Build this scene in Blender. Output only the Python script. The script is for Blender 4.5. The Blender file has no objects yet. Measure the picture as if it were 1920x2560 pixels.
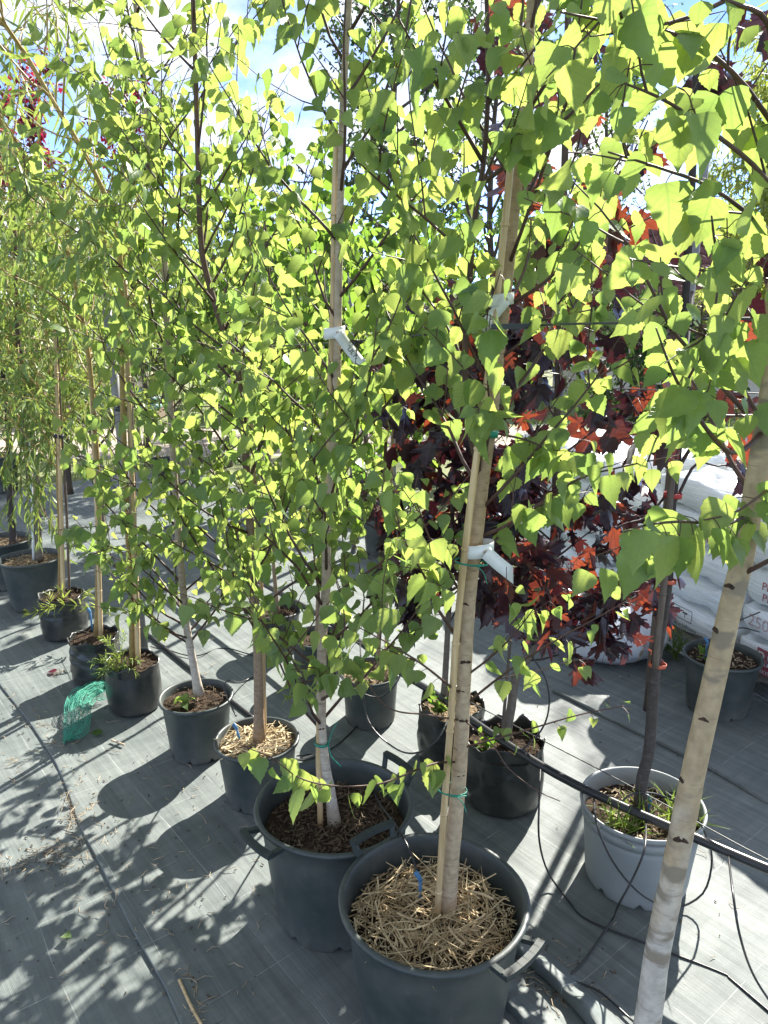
import bpy, math, random
import numpy as np
from mathutils import Vector, Matrix, noise as mnoise

# ------------------------------------------------------------------ camera, sky, sun, exposure
sc = bpy.context.scene
FPX, PITCH, CAMH = 1922.0, math.radians(15.0), 1.7
cam_d = bpy.data.cameras.new('camera'); cam = bpy.data.objects.new('camera', cam_d)
sc.collection.objects.link(cam); sc.camera = cam
cam.location = (0, 0, CAMH); cam.rotation_euler = (math.radians(90) - PITCH, 0, 0)
cam_d.sensor_fit = 'VERTICAL'; cam_d.sensor_height = 36.0; cam_d.lens = 36.0 * FPX / 2560.0
cam_d.clip_start = 0.02; cam_d.clip_end = 2000

SUN_EL, SUN_AZ = math.radians(37), math.radians(30)
SUN = Vector((math.sin(SUN_AZ) * math.cos(SUN_EL), math.cos(SUN_AZ) * math.cos(SUN_EL), math.sin(SUN_EL)))
w = bpy.data.worlds.new('World'); sc.world = w; w.use_nodes = True
wn = w.node_tree; wn.nodes.clear()
wo = wn.nodes.new('ShaderNodeOutputWorld'); bg = wn.nodes.new('ShaderNodeBackground'); bg.inputs[1].default_value = 0.083
sky = wn.nodes.new('ShaderNodeTexSky'); sky.sky_type = 'NISHITA'; sky.sun_disc = False
sky.sun_elevation = SUN_EL; sky.sun_rotation = SUN_AZ; sky.air_density = 0.2; sky.dust_density = 0.0; sky.ozone_density = 1.0
tc = wn.nodes.new('ShaderNodeTexCoord'); mp = wn.nodes.new('ShaderNodeMapping'); mp.inputs['Scale'].default_value = (1, 1, 2.0)
mp.inputs['Location'].default_value = (2.1, 0.2, 0.9)
cn = wn.nodes.new('ShaderNodeTexNoise'); cn.inputs['Scale'].default_value = 2.6; cn.inputs['Detail'].default_value = 8; cn.inputs['Roughness'].default_value = 0.55
cr = wn.nodes.new('ShaderNodeValToRGB'); cr.color_ramp.elements[0].position = 0.43; cr.color_ramp.elements[1].position = 0.57
mx = wn.nodes.new('ShaderNodeMix'); mx.data_type = 'RGBA'; mx.inputs[7].default_value = (2.15, 2.2, 2.28, 1)
L = wn.links.new
L(tc.outputs['Generated'], mp.inputs[0]); L(mp.outputs[0], cn.inputs['Vector']); L(cn.outputs['Fac'], cr.inputs[0])
L(cr.outputs[0], mx.inputs[0]); L(sky.outputs[0], mx.inputs[6]); L(mx.outputs[2], bg.inputs[0]); L(bg.outputs[0], wo.inputs[0])
sun_d = bpy.data.lights.new('sun', 'SUN'); sun_d.energy = 2.05; sun_d.angle = math.radians(0.55); sun_d.color = (1.0, 0.95, 0.86)
sun_o = bpy.data.objects.new('sun', sun_d); sc.collection.objects.link(sun_o); sun_o.rotation_euler = SUN.to_track_quat('Z', 'Y').to_euler()
vs = sc.view_settings; vs.view_transform = 'Standard'; vs.look = 'None'; vs.exposure = 3.1; vs.gamma = 1.0; vs.use_curve_mapping = False
cy = sc.cycles; cy.max_bounces = 8; cy.diffuse_bounces = 4; cy.glossy_bounces = 2; cy.transmission_bounces = 5; cy.transparent_max_bounces = 8
cy.sample_clamp_indirect = 6.0; cy.caustics_reflective = False; cy.caustics_refractive = False

# ------------------------------------------------------------------ helpers
COL = sc.collection
ST, CT = math.sin(PITCH), math.cos(PITCH)
def ray(x, y):
    dx, dy = (x - 960) / FPX, -(y - 1280) / FPX
    return Vector((dx, CT + dy * ST, -ST + dy * CT))
def at(x, y, Y):                       # the point seen at (x, y) that stands Y metres ahead
    d = ray(x, y); return Vector((0, 0, CAMH)) + d * (Y / d.y)
def atz(x, y, z=0.0):                  # the point seen at (x, y) at height z
    d = ray(x, y); return Vector((0, 0, CAMH)) + d * ((z - CAMH) / d.z)
def depth_of(P):
    return P[..., 1] * CT - (P[..., 2] - CAMH) * ST
def project(P):
    c = depth_of(P); u = P[..., 1] * ST + (P[..., 2] - CAMH) * CT
    c = np.where(np.abs(c) < 1e-4, 1e-4, c)
    return 960 + FPX * P[..., 0] / c, 1280 - FPX * u / c, c

def rs(seed): return np.random.default_rng(seed)
def unit(v): return v / (np.linalg.norm(v, axis=-1, keepdims=True) + 1e-12)

class MB:
    def __init__(s): s.v = []; s.f = []
    def add(s, vs_, fs_):
        o = len(s.v); s.v.extend([tuple(map(float, p)) for p in vs_]); s.f.extend([tuple(i + o for i in f) for f in fs_]); return s
    def tube(s, pts, rad, n=6, caps=True):
        P = np.array([tuple(p) for p in pts], float); m = len(P)
        R = np.full(m, rad) if np.isscalar(rad) else np.array(rad, float)
        T = unit(np.gradient(P, axis=0))
        a = np.array([0.3, 0.9, 0.31]) if abs(T[0][2]) > .8 else np.array([0, 0, 1.0])
        u = unit(np.cross(T[0], a)); vs_ = []
        ang = np.arange(n) * 2 * np.pi / n
        for i in range(m):
            u = unit(u - T[i] * np.dot(u, T[i])); w_ = np.cross(T[i], u)
            for q in ang: vs_.append(P[i] + R[i] * (math.cos(q) * u + math.sin(q) * w_))
        fs_ = [(i * n + k, i * n + (k + 1) % n, (i + 1) * n + (k + 1) % n, (i + 1) * n + k) for i in range(m - 1) for k in range(n)]
        if caps: fs_ += [tuple(range(n - 1, -1, -1)), tuple((m - 1) * n + k for k in range(n))]
        return s.add(vs_, fs_)
    def lathe(s, prof, n=48, c=(0, 0, 0), fn=None):
        vs_ = []
        for j, (r, z) in enumerate(prof):
            for k in range(n):
                a = 2 * math.pi * k / n; rr, zz = (r, z) if fn is None else fn(j, a, r, z)
                vs_.append((c[0] + rr * math.cos(a), c[1] + rr * math.sin(a), c[2] + zz))
        fs_ = [(j * n + k, j * n + (k + 1) % n, (j + 1) * n + (k + 1) % n, (j + 1) * n + k) for j in range(len(prof) - 1) for k in range(n)]
        return s.add(vs_, fs_)
    def box(s, c, size, rot=None, taper=1.0):
        x, y, z = [q / 2 for q in size]
        vs_ = [Vector((sx * x * (taper if sz > 0 else 1), sy * y * (taper if sz > 0 else 1), sz * z)) for sz in (-1, 1) for sx, sy in ((-1, -1), (1, -1), (1, 1), (-1, 1))]
        if rot is not None: vs_ = [rot @ p for p in vs_]
        c = Vector(c)
        return s.add([p + c for p in vs_], [(3, 2, 1, 0), (4, 5, 6, 7), (0, 1, 5, 4), (1, 2, 6, 5), (2, 3, 7, 6), (3, 0, 4, 7)])
    def mesh(s, name, mat_, origin=(0, 0, 0), smooth=True):
        me = bpy.data.meshes.new(name); o = Vector(origin)
        me.from_pydata([(p[0] - o.x, p[1] - o.y, p[2] - o.z) for p in s.v], [], s.f)
        if mat_: me.materials.append(mat_)
        if smooth: me.polygons.foreach_set('use_smooth', [True] * len(me.polygons))
        me.update(); return me
    def build(s, name, mat_, parent=None, origin=None, smooth=True):
        if origin is None: origin = parent_origin(parent)
        ob = bpy.data.objects.new(name, s.mesh(name, mat_, origin, smooth)); COL.objects.link(ob)
        if parent is not None: ob.parent = parent
        else: ob.location = origin
        return ob

def parent_origin(p):
    o = Vector((0, 0, 0))
    while p is not None: o += p.location; p = p.parent
    return o
def tag(o, label=None, cat=None, group=None, kind=None):
    for k, v in (('label', label), ('category', cat), ('group', group), ('kind', kind)):
        if v: o[k] = v
    return o
def empty(name, loc, label, cat, group=None):
    o = bpy.data.objects.new(name, None); o.empty_display_size = 0.05; COL.objects.link(o); o.location = loc
    return tag(o, label, cat, group)
def place(name, me, parent, M):
    o = bpy.data.objects.new(name, me); COL.objects.link(o)
    if parent is not None: o.parent = parent
    o.matrix_basis = M; return o
def catmull(pts, n):
    P = [np.array(tuple(p), float) for p in pts]; P = [2 * P[0] - P[1]] + P + [2 * P[-1] - P[-2]]
    out = []; m = len(P) - 3
    for i in range(n):
        t = i * m / (n - 1); k = min(int(t), m - 1); t -= k; a, b, c, d = P[k:k + 4]
        out.append(0.5 * ((2 * b) + (c - a) * t + (2 * a - 5 * b + 4 * c - d) * t * t + (3 * b - a - 3 * c + d) * t ** 3))
    return np.array(out)

# ------------------------------------------------------------------ materials
def newmat(name):
    m = bpy.data.materials.new(name); m.use_nodes = True; nt = m.node_tree
    return m, nt, nt.nodes['Principled BSDF']
def node(nt, t, **kw):
    n = nt.nodes.new(t)
    for k, v in kw.items():
        if k.startswith('_'): setattr(n, k[1:], v)
        else: n.inputs[k.replace('__', ' ')].default_value = v
    return n
def ramp(nt, fac, stops):
    r = nt.nodes.new('ShaderNodeValToRGB'); e = r.color_ramp.elements
    while len(e) < len(stops): e.new(0.5)
    for i, (p, c) in enumerate(stops): e[i].position = p; e[i].color = (*c, 1) if len(c) == 3 else c
    nt.links.new(fac, r.inputs[0]); return r.outputs[0]
def mixc(nt, fac, a, b, mode='MIX'):
    m = nt.nodes.new('ShaderNodeMix'); m.data_type = 'RGBA'; m.blend_type = mode
    for i, v in ((0, fac), (6, a), (7, b)):
        if hasattr(v, 'is_output'): nt.links.new(v, m.inputs[i])
        else: m.inputs[i].default_value = v if i == 0 else (*v, 1)
    return m.outputs[2]
def coords(nt, scale=(1, 1, 1), rot=(0, 0, 0), kind='Object'):
    t = nt.nodes.new('ShaderNodeTexCoord'); m = nt.nodes.new('ShaderNodeMapping')
    m.inputs['Scale'].default_value = scale; m.inputs['Rotation'].default_value = rot
    nt.links.new(t.outputs[kind], m.inputs[0]); return m.outputs[0]
def noise_n(nt, vec, scale, detail=4, rough=.55):
    n = node(nt, 'ShaderNodeTexNoise', Scale=scale, Detail=detail, Roughness=rough); nt.links.new(vec, n.inputs['Vector']); return n.outputs['Fac']
def bump(nt, b, h, strength=.4, dist=.002):
    n = node(nt, 'ShaderNodeBump', Strength=strength, Distance=dist); nt.links.new(h, n.inputs['Height'])
    nt.links.new(n.outputs[0], b.inputs['Normal'])
def mathn(nt, op, a, b=None, c=None):
    n = nt.nodes.new('ShaderNodeMath'); n.operation = op
    for i, v in enumerate((a, b, c)):
        if v is None: continue
        if hasattr(v, 'is_output'): nt.links.new(v, n.inputs[i])
        else: n.inputs[i].default_value = v
    return n.outputs[0]

def plain(name, c1, c2=None, rough=.5, spec=.5, scale=30, bs=.3, bd=.001, stretch=(1, 1, 1)):
    m, nt, b = newmat(name); c2 = c2 or tuple(q * .75 for q in c1)
    v = coords(nt, stretch); f = noise_n(nt, v, scale, 5)
    nt.links.new(ramp(nt, f, [(.35, c2), (.65, c1)]), b.inputs['Base Color'])
    b.inputs['Roughness'].default_value = rough; b.inputs['Specular IOR Level'].default_value = spec
    if bs: bump(nt, b, noise_n(nt, v, scale * 2.5, 4), bs, bd)
    return m

def leaf_mat(name, dark, light, trans_d, trans_l, tf=.5, rough=.45, spec=.35, veins=7.0, stripe=.3, t_from=0.0):
    m, nt, b = newmat(name); lk = nt.links.new
    a = nt.nodes.new('ShaderNodeAttribute'); a.attribute_name = 'tint'
    oi = nt.nodes.new('ShaderNodeObjectInfo')
    f = mathn(nt, 'FRACT', mathn(nt, 'ADD', a.outputs['Fac'], oi.outputs['Random']))
    uv = nt.nodes.new('ShaderNodeUVMap'); sx = nt.nodes.new('ShaderNodeSeparateXYZ'); lk(uv.outputs[0], sx.inputs[0])
    au = mathn(nt, 'ABSOLUTE', sx.outputs[0])
    lat = mathn(nt, 'FRACT', mathn(nt, 'MULTIPLY', mathn(nt, 'SUBTRACT', sx.outputs[1], mathn(nt, 'MULTIPLY', au, .75)), veins))
    vein = mathn(nt, 'MAXIMUM', mathn(nt, 'LESS_THAN', lat, .13), mathn(nt, 'LESS_THAN', au, .022))
    col = ramp(nt, f, [(0.0, dark), (1.0, light)])
    tr = ramp(nt, f, [(t_from, trans_d), (1.0, trans_l)])
    mot = noise_n(nt, uv.outputs[0], 3.0, 5, .7); col = mixc(nt, .5, col, ramp(nt, mot, [(.3, (.62, .66, .6)), (.7, (1.2, 1.2, 1.15))]), 'MULTIPLY'); tr = mixc(nt, .35, tr, ramp(nt, mot, [(.3, (.6, .7, .5)), (.7, (1.15, 1.12, 1.1))]), 'MULTIPLY')
    vf = mathn(nt, 'MULTIPLY', vein, stripe)
    lk(mixc(nt, vf, col, tuple(min(1, q * 1.7) for q in light)), b.inputs['Base Color'])
    b.inputs['Roughness'].default_value = rough; b.inputs['Specular IOR Level'].default_value = spec
    bump(nt, b, mathn(nt, 'ADD', noise_n(nt, uv.outputs[0], 5, 2), mathn(nt, 'MULTIPLY', lat, .25)), .35, .004)
    t = nt.nodes.new('ShaderNodeBsdfTranslucent'); lk(mixc(nt, vf, tr, tuple(q * .55 for q in trans_d)), t.inputs[0])
    ms = nt.nodes.new('ShaderNodeMixShader'); ms.inputs[0].default_value = tf
    out = nt.nodes['Material Output']; lk(b.outputs[0], ms.inputs[1]); lk(t.outputs[0], ms.inputs[2]); lk(ms.outputs[0], out.inputs[0])
    return m

M = {}
M['birch_leaf'] = leaf_mat('birch_leaf', (.096, .170, .056), (.156, .230, .078), (.29, .43, .09), (.47, .54, .12), .55, .38, .5, 7.0, .45)
M['willow_leaf'] = leaf_mat('willow_leaf', (.11, .18, .06), (.20, .27, .10), (.25, .36, .06), (.42, .48, .10), .42, .4, .4, 4)
M['maple_leaf'] = leaf_mat('maple_leaf', (.022, .013, .022), (.046, .024, .034), (.045, .008, .012), (.58, .11, .04), .28, .28, .55, 5, .35, .52)
M['plum_leaf'] = leaf_mat('plum_leaf', (.06, .012, .024), (.11, .018, .036), (.26, .012, .04), (.44, .02, .07), .5, .4, .4, 4)
M['far_leaf'] = leaf_mat('far_leaf', (.035, .075, .022), (.07, .12, .035), (.08, .16, .03), (.16, .26, .05), .40, .45, .4, 4)
M['mid_leaf'] = leaf_mat('mid_leaf', (.06, .13, .028), (.11, .19, .045), (.18, .34, .04), (.36, .50, .07), .48, .45, .35, 5)
M['dark_leaf'] = leaf_mat('dark_leaf', (.02, .05, .02), (.04, .085, .03), (.04, .09, .02), (.09, .15, .03), .35, .3, .5, 5)
M['bamboo_leaf'] = leaf_mat('bamboo_leaf', (.15, .20, .05), (.25, .29, .08), (.34, .42, .07), (.50, .54, .12), .45, .45, .35, 4)
M['grass'] = leaf_mat('grass', (.08, .15, .03), (.15, .22, .05), (.20, .32, .05), (.34, .42, .08), .45, .45, .3, 3)

def bark(name, low, high, zlo, zhi, mark, amount, markscale=(16, 16, 130), thr=.62, rough=.75):
    m, nt, b = newmat(name); lk = nt.links.new
    v = coords(nt); sx = nt.nodes.new('ShaderNodeSeparateXYZ'); lk(v, sx.inputs[0])
    g = node(nt, 'ShaderNodeMapRange', **{'From__Min': zlo, 'From__Max': zhi}); lk(sx.outputs[2], g.inputs[0])
    nf = noise_n(nt, v, 60, 4)
    g2 = mathn(nt, 'ADD', g.outputs[0], mathn(nt, 'MULTIPLY', mathn(nt, 'SUBTRACT', noise_n(nt, v, 9, 3), .5), 1.2))
    base = mixc(nt, ramp(nt, g2, [(.3, (0, 0, 0)), (.7, (1, 1, 1))]), low, high)
    base = mixc(nt, .5, base, ramp(nt, nf, [(.3, (.35, .32, .28)), (.7, (1, 1, 1))]), 'MULTIPLY')
    mk = ramp(nt, noise_n(nt, coords(nt, markscale), 1.0, 3), [(thr, (0, 0, 0)), (thr + .06, (1, 1, 1))])
    fine = ramp(nt, noise_n(nt, coords(nt, (30, 30, 330)), 1.0, 2), [(.64, (0, 0, 0)), (.70, (1, 1, 1))]); base = mixc(nt, mathn(nt, 'MULTIPLY', fine, .55), base, tuple(q * .8 + .02 for q in mark))
    lk(mixc(nt, mathn(nt, 'MULTIPLY', mk, amount), base, mark), b.inputs['Base Color'])
    b.inputs['Roughness'].default_value = rough; b.inputs['Specular IOR Level'].default_value = .25
    bump(nt, b, mathn(nt, 'ADD', nf, mathn(nt, 'MULTIPLY', mk, -.5)), .6, .0025)
    return m
M['bark_tan'] = bark('bark_tan', (.50, .39, .26), (.43, .32, .19), .2, 1.4, (.14, .09, .055), .45)
M['bark_white'] = bark('bark_white', (.52, .48, .42), (.44, .34, .21), .40, .80, (.20, .165, .12), .85, (9, 9, 24), .56)
M['bark_pale'] = bark('bark_pale', (.56, .49, .40), (.46, .37, .27), .1, .6, (.12, .08, .055), .4, (14, 14, 90), .63)
M['bark_brown'] = bark('bark_brown', (.32, .23, .15), (.14, .09, .06), .2, 1.6, (.06, .04, .03), .5)
M['bark_dark'] = bark('bark_dark', (.075, .062, .055), (.05, .042, .042), .2, 1.3, (.16, .15, .14), .3)
M['bark_grey'] = bark('bark_grey', (.20, .165, .13), (.12, .09, .075), .2, 1.3, (.07, .05, .04), .4)
M['bark_gold'] = bark('bark_gold', (.34, .24, .09), (.40, .30, .10), .3, 2.0, (.16, .10, .05), .35)
M['bark_far'] = bark('bark_far', (.10, .08, .06), (.09, .07, .055), .2, 3, (.05, .04, .03), .4)
M['twig'] = plain('twig', (.085, .045, .030), (.055, .028, .020), .55, .4, 60, .2, .0005)
M['twig_gold'] = plain('twig_gold', (.38, .27, .09), (.26, .17, .06), .5, .4, 60, .2, .0005)
M['twig_dark'] = plain('twig_dark', (.055, .030, .028), (.035, .020, .020), .5, .4, 60, .2, .0005)
M['knot'] = plain('knot', (.07, .042, .028), (.03, .02, .015), .8, .2, 90, .8, .002)
M['bamboo'] = plain('bamboo', (.62, .46, .25), (.40, .28, .14), .45, .45, 14, .5, .0012, (7, 7, .35))
M['stake_dark'] = plain('stake_dark', (.15, .115, .09), (.09, .07, .055), .7, .3, 20, .4, .001, (6, 6, .8))
M['post'] = plain('post', (.24, .24, .24), (.17, .17, .17), .6, .3, 12, .3, .001)

def pot_mat(name, c, rough, dust):
    m, nt, b = newmat(name); lk = nt.links.new
    v = coords(nt); f = noise_n(nt, v, 7, 6, .65); st = noise_n(nt, coords(nt, (30, 30, 2.2)), 1, 4)
    k = mathn(nt, 'MULTIPLY', ramp(nt, f, [(.40, (0, 0, 0)), (.72, (1, 1, 1))]), mathn(nt, 'MULTIPLY', mathn(nt, 'ADD', st, .2), .55))
    spl = ramp(nt, noise_n(nt, v, 46, 5, .7), [(.62, (0, 0, 0)), (.70, (1, 1, 1))]); k = mathn(nt, 'ADD', k, mathn(nt, 'MULTIPLY', spl, .35))
    sx = nt.nodes.new('ShaderNodeSeparateXYZ'); lk(v, sx.inputs[0])
    low = node(nt, 'ShaderNodeMapRange', **{'From__Min': .09, 'From__Max': .0}); lk(sx.outputs[2], low.inputs[0])
    k = mathn(nt, 'ADD', k, mathn(nt, 'MULTIPLY', low.outputs[0], mathn(nt, 'MULTIPLY', noise_n(nt, v, 30, 4), .9)))
    lk(mixc(nt, k, c, dust), b.inputs['Base Color'])
    lk(ramp(nt, f, [(.3, (rough,) * 3), (.7, (min(1, rough + .18),) * 3)]), b.inputs['Roughness'])
    b.inputs['Specular IOR Level'].default_value = .5
    bump(nt, b, mathn(nt, 'ADD', noise_n(nt, v, 160, 3), mathn(nt, 'MULTIPLY', st, .6)), .18, .001)
    return m
M['pot_black'] = pot_mat('pot_black', (.036, .048, .046), .40, (.15, .145, .125))
M['pot_grey'] = pot_mat('pot_grey', (.245, .27, .27), .45, (.34, .34, .32))
M['bag_black'] = pot_mat('bag_black', (.017, .021, .020), .25, (.085, .08, .07))
M['handle'] = plain('handle', (.040, .050, .047), (.026, .034, .032), .6, .35, 25, .3, .001)
M['soil'] = plain('soil', (.075, .052, .035), (.022, .016, .012), .95, .1, 55, 1, .01)
M['soil_pale'] = plain('soil_pale', (.30, .23, .14), (.07, .05, .035), .95, .1, 60, 1, .01)
M['straw'] = plain('straw', (.66, .55, .34), (.40, .30, .16), .6, .35, 9, .3, .0006, (1, 1, 1))
M['straw_b'] = plain('straw_b', (.50, .38, .21), (.25, .17, .085), .6, .35, 9, .3, .0006)
M['chip'] = plain('chip', (.16, .12, .08), (.06, .045, .03), .85, .2, 40, .5, .001)
M['chip_pale'] = plain('chip_pale', (.46, .38, .26), (.26, .2, .13), .8, .2, 40, .5, .001)
M['pipe'] = plain('pipe', (.020, .022, .024), (.03, .03, .03), .30, .5, 12, .1, .0005)
M['tube'] = plain('tube', (.022, .022, .024), (.03, .03, .03), .35, .5, 20, 0)
M['blue'] = plain('blue', (.07, .20, .36), (.05, .14, .26), .5, .4, 20, 0)
M['wire'] = plain('wire', (.05, .06, .055), (.08, .08, .07), .4, .5, 20, 0)
M['tag'] = plain('tag', (.72, .73, .70), (.62, .63, .60), .45, .4, 20, .1, .0005)
M['ink'] = plain('ink', (.03, .03, .035), None, .6, .3, 20, 0)
M['twine'] = plain('twine', (.02, .25, .17), (.015, .18, .12), .4, .4, 40, 0)
M['tape_green'] = plain('tape_green', (.01, .22, .12), None, .4, .4, 40, 0)
M['tape_red'] = plain('tape_red', (.42, .035, .035), None, .45, .4, 40, 0)
M['tape_orange'] = plain('tape_orange', (.60, .13, .07), None, .5, .4, 40, 0)
M['strap'] = plain('strap', (.02, .024, .026), None, .35, .5, 30, 0)
M['sack'] = plain('sack', (.78, .80, .83), (.68, .70, .74), .45, .4, 5, .5, .006)
M['red_print'] = plain('red_print', (.34, .03, .045), (.26, .025, .035), .5, .3, 30, 0)
M['white_print'] = plain('white_print', (.75, .76, .75), None, .5, .3, 30, 0)
M['pink_print'] = plain('pink_print', (.50, .36, .35), None, .5, .3, 30, 0)
M['wood'] = plain('wood', (.26, .20, .14), (.14, .105, .075), .8, .2, 10, .5, .003, (1, 8, 8))
M['plank'] = plain('plank', (.62, .59, .53), (.45, .42, .37), .75, .2, 8, .5, .003, (1, 8, 8))
M['roof_tile'] = plain('roof_tile', (.15, .058, .050), (.10, .040, .036), .55, .35, 14, .5, .004)
M['plaster'] = plain('plaster', (.52, .48, .42), (.44, .40, .35), .9, .2, 4, .3, .004)
M['bag_pink'] = plain('bag_pink', (.36, .17, .20), (.52, .40, .40), .5, .4, 4, .6, .02)
M['bag_cream'] = plain('bag_cream', (.62, .55, .40), (.5, .4, .25), .5, .4, 4, .6, .02)
M['bag_green'] = plain('bag_green', (.12, .26, .20), (.3, .4, .36), .5, .4, 4, .6, .02)
M['net'] = plain('net', (.08, .44, .31), (.06, .36, .25), .5, .4, 30, 0)
def bag_print():
    m, nt, b = newmat('bag_white'); lk = nt.links.new
    v = coords(nt); n = noise_n(nt, v, 5, 4)
    c = ramp(nt, n, [(.3, (.64, .67, .67)), (.7, (.80, .82, .81))])
    gr = ramp(nt, noise_n(nt, coords(nt, (3, 3, 12)), 1.5, 5, .7), [(.60, (0, 0, 0)), (.72, (1, 1, 1))])
    lk(mixc(nt, mathn(nt, 'MULTIPLY', gr, .5), c, (.30, .28, .25)), b.inputs['Base Color'])
    b.inputs['Roughness'].default_value = .35
    bump(nt, b, mathn(nt, 'ADD', noise_n(nt, coords(nt, (2, 2, 22)), 2.5, 4), n), .7, .012)
    return m
M['bag_white'] = bag_print()
def film_mat():
    m, nt, b = newmat('film'); lk = nt.links.new
    g = nt.nodes.new('ShaderNodeBsdfPrincipled'); nt.nodes.remove(b)
    g.inputs['Base Color'].default_value = (.75, .78, .78, 1); g.inputs['Roughness'].default_value = .16
    st = noise_n(nt, coords(nt, (1.5, 1.5, 55), (.12, .1, 0)), 1.6, 5, .7)
    bump(nt, g, st, .9, .012)
    t = nt.nodes.new('ShaderNodeBsdfTransparent'); ms = nt.nodes.new('ShaderNodeMixShader')
    lk(ramp(nt, st, [(.48, (.04,) * 3), (.80, (.50,) * 3)]), ms.inputs[0]); lk(t.outputs[0], ms.inputs[1]); lk(g.outputs[0], ms.inputs[2])
    lk(ms.outputs[0], nt.nodes['Material Output'].inputs[0]); return m
M['film'] = film_mat()

ROW = math.atan2(4.22 - 1.517, -2.04 - .117)          # heading of the pot row
def fabric_mat():
    m, nt, b = newmat('weed_fabric'); lk = nt.links.new
    v = coords(nt, (1, 1, 1), (0, 0, -ROW)); sx = nt.nodes.new('ShaderNodeSeparateXYZ'); lk(v, sx.inputs[0])
    def lines(o, step, wd):
        return mathn(nt, 'LESS_THAN', mathn(nt, 'ABSOLUTE', mathn(nt, 'SUBTRACT', mathn(nt, 'FRACT', mathn(nt, 'MULTIPLY', o, 1 / step)), .5)), wd / step)
    jit = mathn(nt, 'MULTIPLY', mathn(nt, 'SUBTRACT', noise_n(nt, v, 1.3, 2), .5), .05)
    g = mathn(nt, 'MAXIMUM', lines(mathn(nt, 'ADD', sx.outputs[0], jit), .27, .0011), lines(mathn(nt, 'ADD', sx.outputs[1], jit), .235, .0011))
    g = mathn(nt, 'MULTIPLY', g, ramp(nt, noise_n(nt, v, 9, 4, .7), [(.40, (0, 0, 0)), (.66, (1, 1, 1))]))
    big = noise_n(nt, v, 1.1, 5, .6); dust = noise_n(nt, v, 6, 7, .72)
    sm_ = node(nt, 'ShaderNodeMapping', Scale=(1.1, 30, 1)); lk(v, sm_.inputs[0]); streak = noise_n(nt, sm_.outputs[0], 1.0, 6, .68)
    sm2 = node(nt, 'ShaderNodeMapping', Scale=(20, 1.4, 1)); lk(v, sm2.inputs[0]); streak2 = noise_n(nt, sm2.outputs[0], 1.0, 5, .65)
    base = ramp(nt, mathn(nt, 'ADD', mathn(nt, 'MULTIPLY', big, .5), mathn(nt, 'MULTIPLY', dust, .5)), [(.30, (.100, .120, .118)), (.52, (.146, .166, .160)), (.72, (.225, .240, .228))])
    base = mixc(nt, .55, base, ramp(nt, streak, [(.34, (.42, .45, .46)), (.62, (1.12, 1.12, 1.10))]), 'MULTIPLY')
    base = mixc(nt, .3, base, ramp(nt, streak2, [(.36, (.55, .57, .57)), (.6, (1.1, 1.1, 1.1))]), 'MULTIPLY')
    base = mixc(nt, mathn(nt, 'MULTIPLY', g, .45), base, (.55, .57, .54))
    sp = ramp(nt, noise_n(nt, v, 130, 2, .5), [(.70, (0, 0, 0)), (.76, (1, 1, 1))])
    base = mixc(nt, mathn(nt, 'MULTIPLY', sp, .35), base, (.26, .25, .22))
    dirt = ramp(nt, noise_n(nt, v, 2.7, 6, .7), [(.60, (0, 0, 0)), (.74, (1, 1, 1))])
    base = mixc(nt, mathn(nt, 'MULTIPLY', dirt, .35), base, (.13, .115, .09))
    lk(base, b.inputs['Base Color'])
    lk(ramp(nt, dust, [(.3, (.50,) * 3), (.7, (.72,) * 3)]), b.inputs['Roughness']); b.inputs['Specular IOR Level'].default_value = .35
    wv = node(nt, 'ShaderNodeTexWave', Scale=110.0); wv.bands_direction = 'X'; lk(v, wv.inputs['Vector'])
    wv2 = node(nt, 'ShaderNodeTexWave', Scale=90.0); wv2.bands_direction = 'Y'; lk(v, wv2.inputs['Vector'])
    h = mathn(nt, 'ADD', mathn(nt, 'MULTIPLY', mathn(nt, 'MULTIPLY', wv.outputs['Fac'], wv2.outputs['Fac']), .12), mathn(nt, 'ADD', mathn(nt, 'MULTIPLY', streak, .9), mathn(nt, 'MULTIPLY', streak2, .4)))
    bump(nt, b, mathn(nt, 'ADD', h, mathn(nt, 'MULTIPLY', dust, .5)), .5, .006)
    return m
M['fabric'] = fabric_mat()
def ground_mat():
    m, nt, b = newmat('ground'); lk = nt.links.new
    v = coords(nt); f = noise_n(nt, v, .35, 6, .6); n2 = noise_n(nt, v, 7, 6, .7)
    sx = nt.nodes.new('ShaderNodeSeparateXYZ'); lk(v, sx.inputs[0])
    grass = ramp(nt, n2, [(.3, (.10, .13, .045)), (.7, (.20, .21, .09))]); path = ramp(nt, n2, [(.3, (.26, .22, .17)), (.7, (.38, .33, .27))])
    y = mathn(nt, 'ADD', sx.outputs[1], mathn(nt, 'MULTIPLY', mathn(nt, 'SUBTRACT', f, .5), 1.6))
    k = mathn(nt, 'MULTIPLY', mathn(nt, 'GREATER_THAN', y, 8.9), mathn(nt, 'LESS_THAN', y, 11.2))
    lk(mixc(nt, k, grass, path), b.inputs['Base Color']); b.inputs['Roughness'].default_value = .95
    bump(nt, b, n2, .8, .03); return m
M['ground'] = ground_mat()

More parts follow.
